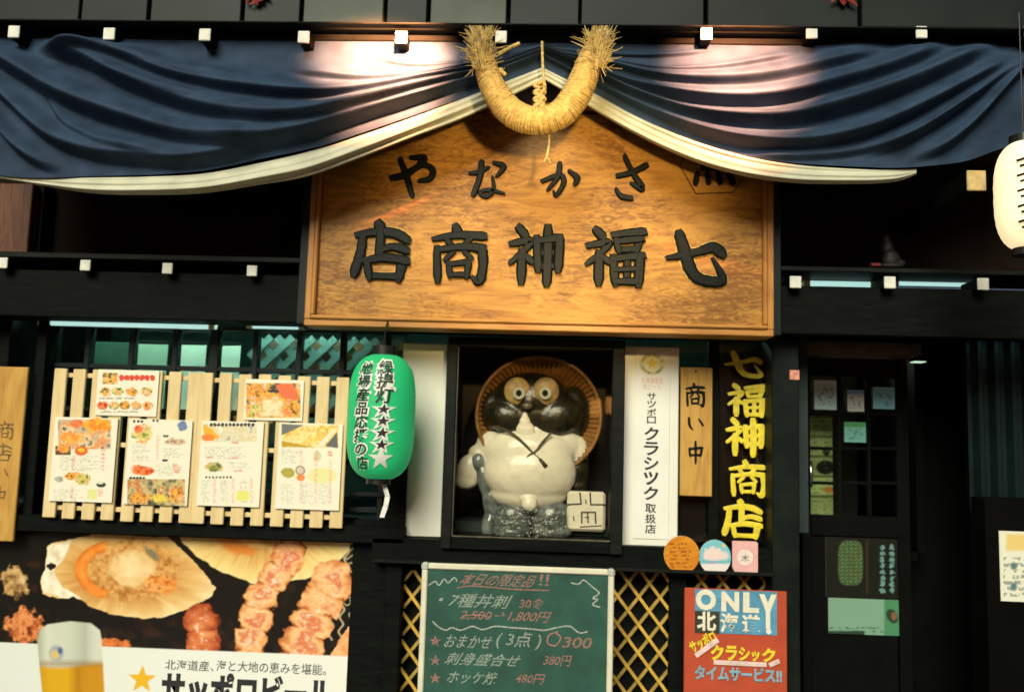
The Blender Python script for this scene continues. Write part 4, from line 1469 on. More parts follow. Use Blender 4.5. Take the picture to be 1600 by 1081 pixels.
# ================================================================== big food poster
def beer_poster(x, y):
    c = Canvas(x, y, (16, 13, 8))
    n1 = fbm(x / 18, y / 18, 3)
    c.ramp(np.clip((n1 - .55) * 3, 0, .7), n1, [(20, 16, 8), (60, 35, 20)])
    # wire grill
    for k in range(9):
        yy = 846 + k * 12
        z = yy + 3 * np.sin(x / 3.2 + k)
        c.blend(.8 * np.clip(1.8 - np.abs(y - z), 0, 1) * (x > 505), lin((175, 160, 120)))
    for k in range(4):
        xx = 528 + k * 15
        z = xx + 3 * np.sin(y / 3.6 + k) - (y - 850) * .08
        c.blend(.8 * np.clip(2.2 - np.abs(x - z), 0, 1) * (y < 1000), lin((190, 175, 135)))
    # right shell
    sh = [(276, 836), (545, 838), (546, 858), (524, 882), (486, 902), (440, 911), (395, 911), (345, 893), (305, 866)]
    mk = c.poly_mask(sh, 3, 14, 5)
    th = np.arctan2(y - 800, x - 410)
    rad = np.hypot((x - 410) / 140, (y - 830) / 80)
    c.ramp(mk, rad * .9 + (fbm(th * 22, rad * 2, 6) - .5) * .35, [(150, 100, 45), (190, 140, 70), (215, 170, 95), (232, 205, 130), (238, 222, 165)])
    c.ell(372, 852, 36, 15, (214, 130, 52), .35, .4, 5, 14, 7)
    c.ell(395, 846, 30, 9, (232, 178, 105), .3, .5, 4, 10, 8)
    c.food(420, 838, 482, 876, [(110, 70, 35), (200, 150, 80), (230, 190, 120), (160, 105, 50)], 9, 9)
    # left shell
    sh = [(74, 852), (84, 846), (118, 842), (146, 834), (262, 838), (288, 862), (318, 892), (336, 918), (330, 930), (302, 948), (262, 962), (222, 966), (178, 960),
          (140, 946), (116, 930), (92, 936), (66, 926), (62, 908), (70, 890)]
    mk = c.poly_mask(sh, 3, 12, 11)
    rad = np.hypot((x - 195) / 145, (y - 895) / 75)
    th = np.arctan2((y - 895) * 1.7, x - 195)
    c.ramp(mk, rad * .95 + (fbm(th * 9, rad * 3, 12) - .5) * .4, [(160, 105, 50), (185, 130, 65), (200, 145, 75), (222, 180, 110), (240, 215, 160)])
    mk2 = c.poly_mask([(76, 852), (112, 844), (100, 872), (84, 892), (98, 918), (128, 934), (100, 935), (68, 924), (64, 904)], 3, 9, 14)
    c.ramp(mk2 * mk, fbm(x / 9, y / 9, 15), [(205, 180, 140), (238, 228, 200), (248, 240, 220)])
    c.ell(80, 884, 8, 6, (30, 25, 20), amp=3, sc=5)
    # mantle
    d = np.hypot((x - 205) / 78, (y - 890) / 50) + (fbm(x / 14, y / 14, 16) - .5) * .35
    c.ramp(np.clip((1.0 - d) / .12, 0, 1), fbm(x / 7, y / 7, 17), [(120, 72, 30), (190, 130, 62), (222, 172, 100), (170, 105, 45)])
    # roe
    a = np.arctan2(y - 892, x - 178)
    rr_ = np.hypot((x - 178) / 56, (y - 890) / 42)
    roe = np.clip((.20 - np.abs(rr_ - .92)) / .06, 0, 1) * np.clip((np.abs(a) - 1.75) / .2, 0, 1)
    c.ramp(roe, fbm(x / 10, y / 10, 18) * .6 + .5 * (1 - np.abs(rr_ - .9) * 5), [(170, 80, 20), (226, 128, 40), (238, 160, 70)])
    c.ell(147, 922, 14, 9, (232, 140, 56), .5, .4, 2, 8, 19)
    # adductor
    d = np.hypot((x - 207) / 40, (y - 887) / 31) + (fbm(x / 16, y / 16, 20) - .5) * .25
    c.ramp(np.clip((1 - d) / .15, 0, 1), fbm(x / 8, y / 8, 21) * .6 + (1 - d) * .6, [(185, 135, 70), (222, 185, 120), (236, 206, 150), (244, 220, 172)])
    c.ell(237, 864, 20, 7, (128, 120, 88), .75, .5, 2, 8, 22)
    c.food(222, 895, 280, 930, [(180, 95, 30), (226, 140, 60), (235, 170, 95), (150, 85, 30)], 9, 23)
    # skewered meat
    SK = [(105, 50, 24), (190, 110, 60), (228, 160, 95), (242, 196, 140), (214, 116, 72), (252, 228, 190)]
    for i, (path, wid) in enumerate((([(456, 858), (444, 884), (424, 908), (408, 934), (398, 962), (392, 992), (388, 1030)], 25), ([(520, 906), (510, 930), (494, 952), (486, 978), (474, 1004), (468, 1036)], 33),
                                     ([(312, 972), (316, 996), (314, 1030)], 27))):
        xx, yy = c.warp(8, 15, 30 + i)
        dist = np.full(x.shape, 1e9)
        along = np.zeros(x.shape)
        acc = 0.0
        for (ax, ay), (bx, by) in zip(path, path[1:]):
            L = math.hypot(bx - ax, by - ay)
            t = np.clip(((xx - ax) * (bx - ax) + (yy - ay) * (by - ay)) / L ** 2, 0, 1)
            d0 = np.hypot(xx - ax - t * (bx - ax), yy - ay - t * (by - ay))
            along = np.where(d0 < dist, acc + t * L, along)
            dist = np.minimum(dist, d0)
            acc += L
        w = wid * (.86 + .22 * np.abs(np.sin(along / 11.0 + i)) + .25 * (fbm(along / 18.0, along * 0 + .5, 60 + i) - .5))
        d = dist / w
        seam = np.clip(1 - np.abs(np.sin(along / 11.0 + i)) * 3.2, 0, 1)
        v = fbm(x / 15, y / 10, 50 + i, 5) * .70 + .50 * (1 - d * d) - .10 - .28 * seam
        c.ramp(np.clip((1 - d) / .10, 0, 1), v, SK if i < 2 else [(60, 25, 10), (160, 66, 34), (210, 118, 66), (228, 156, 104)])
        gl_ = np.clip((fbm(x / 7, y / 5, 80 + i) - .60) * 6, 0, 1) * np.clip(1 - d * 1.25, 0, 1)
        c.blend(.75 * gl_, lin((255, 240, 214)))
        rd = np.clip((fbm(x / 20, y / 16, 90 + i) - .56) * 5, 0, 1) * np.clip((1 - d) * 4, 0, 1)
        c.blend(.5 * rd, lin((206, 92, 46)))
    mk = c.poly_mask([(580, 930), (560, 956), (540, 986), (522, 1012), (512, 1034), (584, 1036)], 4, 10, 70)
    c.ramp(mk, fbm(x / 16, y / 10, 71) * .8 + .15, [(180, 95, 45), (225, 150, 90), (240, 185, 130), (248, 215, 175)])
    # bits at the left edge
    c.food(0, 885, 44, 936, [(90, 60, 30), (190, 150, 90), (215, 190, 140)], 9, 72)
    c.food(10, 950, 66, 1006, [(90, 40, 18), (190, 100, 50), (225, 150, 90), (160, 70, 35)], 9, 73)
    c.food(150, 995, 205, 1020, [(160, 70, 30), (225, 130, 60), (200, 100, 50)], 10, 74)
    # white band
    band = np.clip((y - (1003 + (x - 22) * .040)) / 1.5, 0, 1)
    c.ramp(band, (x / 577) * .6 + .2, [(205, 212, 205), (226, 230, 220), (232, 232, 222)])
    # beer glass
    gl = [(58, 1000), (62, 984), (74, 975), (110, 970), (142, 973), (156, 984), (159, 1000), (164, 1100), (68, 1100)]
    mk = c.poly_mask(gl, 0, 1, 1, 2.5)
    u = (x - 60) / 100
    c.ramp(mk, u + .1 * np.sin(u * 9), [(165, 172, 150), (205, 210, 192), (188, 194, 176), (172, 178, 160), (205, 208, 190)])
    c.ramp(mk * np.clip((y - 1036 - 3 * np.sin(u * 5)) / 6, 0, 1), u + .1 * np.sin(u * 11), [(190, 140, 20), (214, 165, 24), (176, 120, 14), (206, 150, 30)])
    c.ramp(mk * np.clip(1 - np.abs(y - 1036) / 8, 0, 1) * .6, u, [(150, 110, 50), (130, 90, 40), (160, 120, 60)])
    c.ell(88, 1020, 14, 15, (150, 165, 170), soft=.4)
    c.ell(86, 1022, 9, 9, (205, 185, 120), soft=.4)
    c.ell(94, 1016, 5, 7, (70, 100, 140), soft=.5)
    # star
    st = []
    for k in range(10):
        r_ = 23 if k % 2 == 0 else 9.5
        st.append((222 + r_ * math.sin(k * math.pi / 5 + .04), 1061 - r_ * math.cos(k * math.pi / 5 + .04)))
    c.poly(st, (226, 176, 36))
    return c.c


BY = -.055
R = rect(-48, 838, 578, 1130, BY)
bp_ = empty('beer_poster', ((R[0] + R[2]) / 2, BY, R[1]), 'large printed poster of grilled scallops, skewers and a beer glass', 'poster')
MB().box(R[0], BY, R[1], R[2], BY + .018, R[3], .001).build('backing', BLACKPRINT, bp_)
print_grid('printed_face', (R[0], R[1], R[2], R[3]), BY - .002, 640, 300, beer_poster, bp_, PRINT_GLOSS)
text_px(MB(), '北海道産、', 258, 1031, 334, 1047, BY - .0035, bold=.004).build('small_writing', GREYPRINT, bp_)
text_px(MB(), '海と大地の恵みを堪能。', 338, 1034, 510, 1051, BY - .0035, bold=.004).build('small_writing', GREYPRINT, bp_)
mb = text_px(MB(), 'サッポロビール', 252, 1052, 520, 1108, BY - .0035, bold=.045)
mb.build('large_writing', BLACKPRINT, bp_)

# ================================================================== green lantern
GY = -.42
top, bot = at(597, 553, GY), at(596, 750, GY)
lx = at(596, 650, GY).x
lr = 53.5 * (GY - CAM.y) / FPX
lz0, lz1 = bot.z, top.z
gl = empty('green_lantern', (lx, GY, lz0), 'green paper lantern with white edged black characters and stars', 'lantern')


def lan_r(f):
    """radius factor over height 0..1"""
    e = abs(2 * f - 1)
    return (1 - e ** 3.6) ** (1 / 2.6) * .985 if e < 1 else 0


GREEN = mat('green_vinyl', (0.016, 0.40, 0.14), .5, .18, 5, .15, 60, spec=.35, emit=(0.02, 0.45, 0.15), estr=.3)
prof = []
N = 64
for i in range(N + 1):
    f = .5 - .5 * math.cos(math.pi * (i / N))
    f = .012 + f * .976
    rib = 1 + .006 * math.sin(f * 2 * math.pi * 26)
    prof.append((max(.02, lan_r(f) * lr) * rib, lz0 + (lz1 - lz0) * f))
MB().lathe(lx, GY, prof, 48).build('body', GREEN, gl, True)
BP = mat('black_plastic', (.012, .012, .012), .4, .2, 10)
capr = 19 * (GY - CAM.y) / FPX
MB().lathe(lx, GY, [(.001, lz1 + .034), (capr, lz1 + .034), (capr, lz1 - .006), (capr * .8, lz1 - .008)], 32).build('top_cap', BP, gl)
MB().lathe(lx, GY, [(capr * .8, lz0 + .012), (capr, lz0 + .010), (capr, lz0 - .016), (.001, lz0 - .016)], 32).build('bottom_cap', BP, gl)
MB().tube([(lx, GY, lz1 + .03), (lx, GY, lz1 + .11), (lx, GY + .05, lz1 + .15), (lx, GY + .13, lz1 + .16)], .004, 6).build('hanger', BP, gl)
mb = MB()
tz = [at(x, y, GY) for x, y in ((600, 756), (606, 775), (603, 790), (597, 808))]
for p, q in zip(tz, tz[1:]):
    w = .011
    mb.add([(p.x - w, GY - .01, p.z), (p.x + w, GY - .004, p.z), (q.x + w, GY - .012, q.z), (q.x - w, GY - .002, q.z)], [(0, 1, 2, 3)])
mb.build('paper_tag', WHITEPRINT, gl)


def wrap(mb, ch, a0, f0, wid, hgt, lift, bold, shear=0.0):
    """a character wrapped on the lantern: a0 angle (0 faces the street, + to the right), f0 height of its centre"""
    v, f = glyph(ch, bold)
    if not len(v):
        return
    lo, hi = v.min(0), v.max(0)
    ctr = (lo + hi) / 2
    bm = bmesh.new()
    bv = [bm.verts.new((p[0] - ctr[0], p[1] - ctr[1], 0)) for p in v]
    for q in f:
        try:
            bm.faces.new([bv[i] for i in q])
        except ValueError:
            pass
    long_e = [e for e in bm.edges if e.calc_length() > .16]
    if long_e:
        bmesh.ops.subdivide_edges(bm, edges=long_e, cuts=2)
    bmesh.ops.triangulate(bm, faces=list(bm.faces))
    bm.verts.ensure_lookup_table()
    out = []
    for q in bm.verts:
        x = (q.co.x + shear * q.co.y) * wid
        z = f0 * (lz1 - lz0) + q.co.y * hgt
        ff = min(max(z / (lz1 - lz0), .03), .97)
        r_ = max(lan_r(ff) * lr, .03)
        a = a0 + x / lr
        out.append((lx + (r_ + lift) * math.sin(a), GY - (r_ + lift) * math.cos(a), lz0 + z))
    mb.add(out, [[w.index for w in p.verts] for p in bm.faces])
    bm.free()


colsL = '地場産品応援の店'
colsR = '緑提灯★★★★'
wm, bmk = MB(), MB()
for i, ch in enumerate(colsL):
    f0 = .865 - i * .104
    a0 = -.40
    wrap(wm, ch, a0, f0, .073, .064, .004, .075, .12)
    wrap(bmk, ch, a0, f0, .066, .058, .0065, .012, .12)
starm = MB()
f0 = .885
for i, ch in enumerate(colsR):
    big = i < 3
    f0 = (.875, .765, .655, .555, .465, .375, .285)[i]
    a0 = .26 - .006 * i
    if big:
        wrap(wm, ch, a0, f0, .082, .076, .004, .08, .12)
        wrap(bmk, ch, a0, f0, .074, .068, .0065, .014, .12)
    else:
        wrap(wm, ch, a0, f0, .092, .072, .004, .05, .12)
        wrap(bmk, ch, a0, f0, .062, .052, .0065, 0, .12)
wrap(wm, '★', .22, .185, .098, .088, .004, .05, 0)
wm.build('white_outline', mat('cream_print', (.80, .80, .72), .5, .08, 30), gl)
bmk.build('black_writing', BLACKPRINT, gl)

# ================================================================== white panels either side of the display case
X0, Z0, X1, Z1 = rect(624, 537, 694, 838, -.06)
wp = empty('blank_signboard', (X0, -.06, Z0), 'plain cream white signboard between the green lantern and the display case', 'sign')
MB().box(X0, -.06, Z0, X1, -.025, Z1, .003).build('face', CREAMPANEL, wp)
MB().box(X0 - .006, -.05, Z0 - .010, X1 + .001, -.022, Z0 - .0005, .002).build('lower_trim', BLACKWOOD2, wp)

X0, Z0, X1, Z1 = rect(971, 542, 1060, 853, -.07)
sg = empty('white_sign', (X0, -.07, Z0), 'tall cream white sign with a star emblem and a column of black lettering', 'sign')
MB().box(X0, -.07, Z0, X1, -.025, Z1, .004).build('face', CREAMPANEL, sg)
GROOVE = mat('cream_groove', (.60, .60, .49), .45, .08, 4)
a, b, c_, d = rect(991, 546, 1046, 842, -.07)
MB().box(a, -.074, b, c_, -.0695, d, .002).build('raised_field', mat('cream_field', (.80, .80, .70), .4, .05, 4), sg)
F2 = -.0755
a, b, c_, d = rect(999, 552, 1039, 586, F2)
ex, ez = (a + c_) / 2, (b + d) / 2
em = MB().disc(ex, F2 + .001, ez, (c_ - a) / 2, (d - b) / 2, 36, .0012).build('emblem', mat('pale_gold_print', (.72, .70, .36), .5, .15, 60), sg)
MB().disc(ex, F2 - .0006, ez, (c_ - a) * .33, (d - b) * .33, 30, .0012).build('emblem_centre', mat('pale_yellow_print', (.80, .78, .50), .5, .1, 60), em)
mb = MB()
text_px(mb, '★', 1009, 556, 1029, 577, F2 - .003, bold=.0)
mb.build('star', mat('gold_star', (.80, .62, .04), .5, .1, 30), em)
mb = MB()
for k in range(15):
    t = math.pi * (.12 + .76 * k / 14)
    for s, lets in ((1, 'SAPPORO BEER  '), (-1, 'HOKKAIDO LIMIT')):
        ch = lets[k % len(lets)]
        if ch == ' ':
            continue
        xx = ex - math.cos(t) * (c_ - a) * .41
        zz = ez + s * math.sin(t) * (d - b) * .41
        put_text(mb, ch, xx - .0035, zz - .005, xx + .0035, zz + .005, F2 - .002, rot=(math.pi / 2 - t) * s * .9, bold=.01)
mb.build('emblem_lettering', mat('olive_print', (.16, .20, .10), .5, .2, 30), em)
mb = MB()
text_px(mb, '北海道限定', 1002, 590, 1036, 599, F2, bold=.0)
text_px(mb, '生ビール', 1004, 600, 1034, 608, F2, bold=.0)
mb.build('red_lettering', mat('faded_red_print', (.75, .42, .34), .5, .15, 30), sg)
mb = MB()
vtext_px(mb, 'サッポロ', 1011, 613, 1025, 662, F2, bold=.012)
vtext_px(mb, 'クラシック', 1006, 666, 1029, 782, F2, bold=.022)
vtext_px(mb, '取扱店', 1008, 786, 1025, 834, F2, bold=.014)
mb.build('black_lettering', BLACKPRINT, sg)

# ================================================================== open-for-business plaque
X0, Z0, X1, Z1 = rect(1063, 574, 1113, 775, -.055)
pq = empty('hanging_plaque', (X0, -.055, Z0), 'ochre wooden plaque with three black brush characters between white sign and yellow lettering', 'sign')
MB().box(X0, -.055, Z0, X1, -.037, Z1, .003).build('board', PLAQUEWOOD, pq)
for ch, x0, y0, x1, y1 in (('商', 1071, 599, 1101, 634), ('い', 1073, 647, 1101, 676), ('中', 1073, 690, 1101, 724)):
    brush_char(MB(), ch, *rect(x0, y0, x1, y1, -.055), -.0552, .003, 1.25).build('character', INK, pq)
mb = MB()
p = at(1087, 580, -.058)
mb.disc(p.x, -.0552, p.z, .005, .005, 12, .004)
mb.build('nail', BLACKMETAL, pq)

# ================================================================== yellow lettering on the dark pane
yl = empty('yellow_lettering', at(1162, 840, -.0125), 'column of five yellow brush characters painted on the dark pane', 'lettering')
for ch, x0, y0, x1, y1 in (('七', 1133, 549, 1191, 590), ('福', 1138, 601, 1195, 650), ('神', 1134, 655, 1195, 711), ('商', 1140, 720, 1196, 774), ('店', 1130, 782, 1190, 839)):
    brush_char(MB(), ch, *rect(x0, y0, x1, y1, -.0125), -.0125, .0025, 1.38).build('character', YELLOWPAINT, yl)

# ================================================================== three round and square stickers on the ledge beam
SY2 = -.136


def pr_orange(x, y):
    c = Canvas(x, y, (206, 130, 30))
    c.ramp(np.ones(x.shape) * .9, fbm((x + y * 2.4) / 6, (y * .2 - x * .1) / 6, 4), [(160, 85, 14), (206, 130, 30), (232, 168, 52)])
    for k in range(7):
        c.lines(1046, 848 + k * 6, 1086, 853 + k * 6, 1, (130, 60, 12), 40 + k, .5, .75, 2.2)
    return c.c


def pr_blue(x, y):
    c = Canvas(x, y, (120, 190, 200))
    c.ell(1117, 866, 22, 13, (226, 205, 200), soft=.3, amp=6, sc=8)
    c.lines(1100, 856, 1134, 874, 3, (230, 215, 205), 9, .6, .8, 3)
    c.rect(1090, 875, 1145, 879, (110, 180, 190))
    c.rect(1090, 880, 1145, 900, (226, 216, 212))
    c.ell(1131, 852, 3, 3, (225, 200, 90))
    c.lines(1104, 878, 1130, 882, 1, (200, 120, 150), 3, .6, .7)
    return c.c


def disc_sticker(name, cx, cy, rx, rz, paint, label):
    c0 = at(cx, cy, SY2)
    k = (SY2 - CAM.y) / FPX
    t = empty(name, (c0.x, SY2, c0.z - rz * k), label, 'sticker')
    # round print: concentric grid with vertex colours
    nr, na = 26, 64
    P_, F_ = [], []
    for i in range(nr + 1):
        for j in range(na):
            a = 2 * math.pi * j / na
            P_.append((c0.x + rx * k * i / nr * math.cos(a), SY2 - .0045, c0.z + rz * k * i / nr * math.sin(a)))
    for i in range(nr):
        for j in range(na):
            F_.append((i * na + j, i * na + (j + 1) % na, (i + 1) * na + (j + 1) % na, (i + 1) * na + j))
    o = mesh_obj('printed_face', P_, F_, PRINT, t)
    px, py = proj_np(np.array(P_))
    col = paint(px, py)
    a = o.data.color_attributes.new('Col', 'FLOAT_COLOR', 'POINT')
    rgba = np.ones((len(P_), 4), np.float32)
    rgba[:, :3] = col
    a.data.foreach_set('color', rgba.ravel())
    MB().disc(c0.x, SY2 + .002, c0.z, rx * k, rz * k, 48, .0045).build('backing', WHITEPRINT, t)


disc_sticker('round_sticker', 1065, 866, 27, 28, pr_orange, 'round orange brown wooden disc overlapping the foot of the white sign')
disc_sticker('round_sticker', 1117, 870, 24, 26, pr_blue, 'round pale blue and pink sticker between the orange disc and the pink card')
X0, Z0, X1, Z1 = rect(1144, 845, 1184, 896, SY2)
pk = empty('pink_card', (X0, SY2, Z0), 'small pink card with a clipped corner on the ledge beam', 'card')
cc = .008
ptsP = [(X0, Z1), (X0, Z0 + .030), (X0 + .012, Z0 + .004), (X1 - .004, Z0), (X1, Z0 + .004), (X1, Z1 - cc), (X1 - cc, Z1)]
v = [(x, SY2 - .003, z) for x, z in ptsP] + [(x, SY2 + .004, z) for x, z in ptsP]
n = len(ptsP)
MB().add(v, [tuple(range(n)), tuple(range(n, 2 * n))[::-1]] + [(i, (i + 1) % n, n + (i + 1) % n, n + i) for i in range(n)]).build('card', mat('pink_print', (.74, .42, .40), .5, .1, 20), pk)
mb = MB().disc((X0 + X1) / 2, SY2 - .0035, (Z0 + Z1) / 2, .036, .036, 30, .001)
w_ = mb.build('round_mark', mat('pale_pink_print', (.80, .66, .60), .5, .15, 60), pk)
text_px(MB(), '木', 1158, 866, 1171, 877, SY2 - .006, bold=.0).build('mark_writing', GREYPRINT, w_)

# ================================================================== bamboo lattices
BAMB = mat('yellow_bamboo', (0.62, 0.38, 0.05), .45, .35, 14)
BAMB2 = mat('olive_bamboo', (0.42, 0.28, 0.05), .5, .35, 14)
for x0, x1, lb in ((626, 720, 'yellow diamond bamboo lattice beside the chalkboard, on the poster side'), (948, 1047, 'yellow diamond bamboo lattice between the chalkboard and the red sign'),
                   (1072, 1222, 'yellow diamond bamboo lattice behind the red sign')):
    X0, Z0, X1, Z1 = rect(x0, 892, x1, 1150, -.02)
    L_ = empty('bamboo_lattice', (X0, -.02, Z0), lb, 'lattice')
    # the front canes fall to the right, the back canes lie behind them
    lattice(L_, X0, Z0, X1, Z1, -.02, .078, .014, .010, BAMB2, True, BAMB, 'cane', 52)
    for ch in list(L_.children):
        pass
    MB().box(X0 - .012, -.008, Z0, X0 - .001, .012, Z1).build('side_bar', BLACKWOOD, L_)

# ================================================================== chalkboard
KY = -.30
BOARD = mat('green_chalkboard', (0.016, 0.080, 0.055), .75, .35, 7, .1, 120)
X0, Z0, X1, Z1 = rect(655, 884, 958, 1130, KY)
kb = empty('chalkboard', ((X0 + X1) / 2, KY, 0.0), 'green chalkboard menu with pale frame standing before the lattices', 'chalkboard')
FRM = mat('pale_board_frame', (0.68, 0.66, 0.50), .5, .12, 12)
Zb = .28
fwd = .026
MB().box(X0 + fwd, KY + .006, Zb + fwd, X1 - fwd, KY + .018, Z1 - fwd, .001).build('writing_surface', BOARD, kb)
MB().box(X0, KY - .006, Zb, X0 + fwd, KY + .022, Z1 - .001, .005).build('frame_stile', FRM, kb)
MB().box(X1 - fwd, KY - .006, Zb, X1, KY + .022, Z1 - .001, .005).build('frame_stile', FRM, kb)
MB().box(X0 + fwd, KY - .004, Z1 - fwd, X1 - fwd, KY + .020, Z1, .005).build('frame_rail', FRM, kb)
MB().box(X0 + fwd, KY - .004, Zb, X1 - fwd, KY + .020, Zb + fwd, .005).build('frame_rail', FRM, kb)
for xx in (X0, X1 - .04):
    MB().box(xx, KY + .024, 0, xx + .04, KY + .05, Z1 - .05, .003).build('leg', FRM, kb)
CORN = mat('corner_plastic', (.45, .47, .40), .5, .2, 10)
for xx in (X0 - .003, X1 - .030):
    MB().box(xx, KY - .010, Z1 - .032, xx + .033, KY + .024, Z1 + .003, .008).build('corner_cap', CORN, kb)
CW, CP = chalk_mat('white_chalk', (.72, .78, .66), .45), chalk_mat('pink_chalk', (.72, .30, .26), .52)
CB = KY + .0045


def chalk_line(mb, pts, r):
    P_ = [at(x, y, CB) for x, y in catmull(pts, 8)]
    return mb.tube(P_, r, 4, flat=.15)


text_px(MB(), '本日の限定品', 722, 896, 836, 916, CB, bold=.012, shear=.12).build('chalk_writing', CP, kb)
text_px(MB(), '!!', 843, 896, 858, 915, CB, bold=.015, shear=.12).build('chalk_writing', CP, kb)
text_px(MB(), '30食', 812, 934, 850, 951, CB, bold=.012, shear=.1).build('chalk_writing', CP, kb)
text_px(MB(), '2,500', 720, 954, 768, 969, CB, bold=.01, shear=.1).build('chalk_writing', CP, kb)
text_px(MB(), '→1,800円', 774, 954, 858, 972, CB, bold=.012, shear=.1).build('chalk_writing', CP, kb)
chalk_line(MB(), [(714, 918), (740, 915), (800, 920), (858, 922)], .0022).build('chalk_stroke', CP, kb)
chalk_line(MB(), [(722, 962), (745, 960), (766, 964)], .002).build('chalk_stroke', CP, kb)
for xx, yy in ((680, 1000), (680, 1030), (680, 1058)):
    text_px(MB(), '★', xx - 9, yy - 9, xx + 9, yy + 9, CB).build('chalk_star', CP, kb)
text_px(MB(), '300', 880, 995, 925, 1012, CB, bold=.012, shear=.1).build('chalk_writing', CP, kb)
text_px(MB(), '380円', 850, 1023, 892, 1040, CB, bold=.012, shear=.1).build('chalk_writing', CP, kb)
text_px(MB(), '480円', 806, 1052, 850, 1068, CB, bold=.012, shear=.1).build('chalk_writing', CP, kb)
chalk_line(MB(), [(872, 986), (858, 992), (856, 1004), (868, 1008), (876, 996), (868, 988)], .003).build('chalk_stroke', CP, kb)
text_px(MB(), '・7種丼刺', 686, 927, 796, 949, CB, bold=.010, shear=.1).build('chalk_writing', CW, kb)
chalk_line(MB(), [(670, 914), (680, 908), (686, 914), (694, 904), (700, 910), (710, 902), (714, 908)], .003).build('chalk_stroke', CW, kb)
chalk_line(MB(), [(892, 910), (904, 912), (912, 906), (925, 916), (936, 926), (926, 934), (934, 936), (926, 944), (938, 948)], .003).build('chalk_stroke', CW, kb)
chalk_line(MB(), [(676, 970), (684, 978), (696, 984), (706, 980), (720, 984), (738, 978), (754, 983), (774, 978), (800, 980), (830, 982), (850, 984), (870, 980), (890, 978), (905, 988), (918, 986)], .003).build('chalk_stroke', CW, kb)
text_px(MB(), 'おまかせ', 696, 992, 768, 1012, CB, bold=.012, shear=.1).build('chalk_writing', CW, kb)
text_px(MB(), '( 3点 )', 776, 986, 846, 1014, CB, bold=.012, shear=.1).build('chalk_writing', CW, kb)
text_px(MB(), '刺身盛合せ', 698, 1020, 812, 1040, CB, bold=.012, shear=.1).build('chalk_writing', CW, kb)
text_px(MB(), 'ホッケ焼', 700, 1048, 776, 1068, CB, bold=.012, shear=.1).build('chalk_writing', CW, kb)

# ================================================================== red sign
RYY = -.24
X0, Z0, X1, Z1 = rect(1069, 921, 1230, 1120, RYY)
rs = empty('red_sign', ((X0 + X1) / 2, RYY, Z0), 'red hand lettered sign with a blue panel reading ONLY standing beside the post', 'sign')
REDB = mat('red_board', (0.46, 0.065, 0.022), .5, .15, 9)
MB().box(X0, RYY, Z0, X1, RYY + .02, Z1, .003).build('board', REDB, rs)
a, b, c_, d = rect(1086, 922, 1214, 990, RYY - .003)
MB().box(a, RYY - .003, b, c_, RYY - .0005, d).build('blue_panel', mat('sky_blue_print', (.09, .30, .45), .5, .3, 14), rs)
a2, b2, c2, d2 = rect(1086, 954, 1126, 990, RYY - .004)
MB().box(a, RYY - .0045, b, a + (c_ - a) * .30, RYY - .0032, b + (d - b) * .5).build('dark_panel', mat('olive_black_print', (.035, .04, .02), .5, .4, 14), rs)
mb = MB()
CREAM = mat('cream_letter', (.76, .72, .56), .5, .12, 20)
Yt = RYY - .006
for ch, x0, y0, x1, y1 in (('O', 1087, 920, 1119, 953), ('N', 1127, 924, 1155, 955), ('L', 1161, 925, 1186, 957), ('Y', 1186, 928, 1214, 982)):
    text_px(mb, ch, x0, y0, x1, y1, Yt, bold=.055)
for ch, x0, y0, x1, y1 in (('北', 1089, 955, 1119, 985), ('海', 1125, 957, 1154, 988), ('道', 1159, 959, 1188, 990)):
    text_px(mb, ch, x0, y0, x1, y1, Yt, bold=.035)
mb.disc(at(1201, 986, Yt).x, Yt, at(1201, 986, Yt).z, .012, .012, 16, .001)
mb.build('cream_lettering', CREAM, rs)
mb = MB()
text_px(mb, 'サッポロ', 1076, 992, 1120, 1012, Yt, bold=.05, rot=.5)
for ch, x0, y0, x1, y1 in (('ク', 1110, 1007, 1131, 1031), ('ラ', 1134, 1008, 1152, 1032), ('シ', 1154, 1010, 1172, 1032), ('ッ', 1174, 1017, 1187, 1033), ('ク', 1190, 1012, 1212, 1034)):
    text_px(mb, ch, x0, y0, x1, y1, Yt, bold=.05)
mb.build('yellow_lettering', YELLOWPAINT, rs)
mb = MB()
for (x0, y0, x1, y1, w) in ((1087, 1024, 1122, 999, .011), (1115, 1034, 1198, 1038, .010), (1202, 1039, 1218, 1032, .010)):
    mb.tube([at(x0, y0, Yt), at(x1, y1, Yt)], w, 8, flat=.06)
mb.build('pale_underline', mat('pale_pink_paint', (.72, .55, .50), .6, .2, 30), rs)
mb = MB()
text_px(mb, 'タイムサービス!!', 1085, 1041, 1222, 1064, Yt, bold=.05)
mb.build('blue_lettering', mat('grey_blue_paint', (.22, .38, .45), .5, .2, 30), rs)
for xx in (X0 + .02, X1 - .06):
    MB().box(xx, RYY + .021, 0, xx + .04, RYY + .045, Z0 + .1, .003).build('leg', BLACKWOOD, rs)

# ================================================================== raccoon-dog statue in the case
TY = .13
DS = .62      # depth scale of the statue
floor_z = CASE[1] - .002
TK = (TY - CAM.y) / FPX


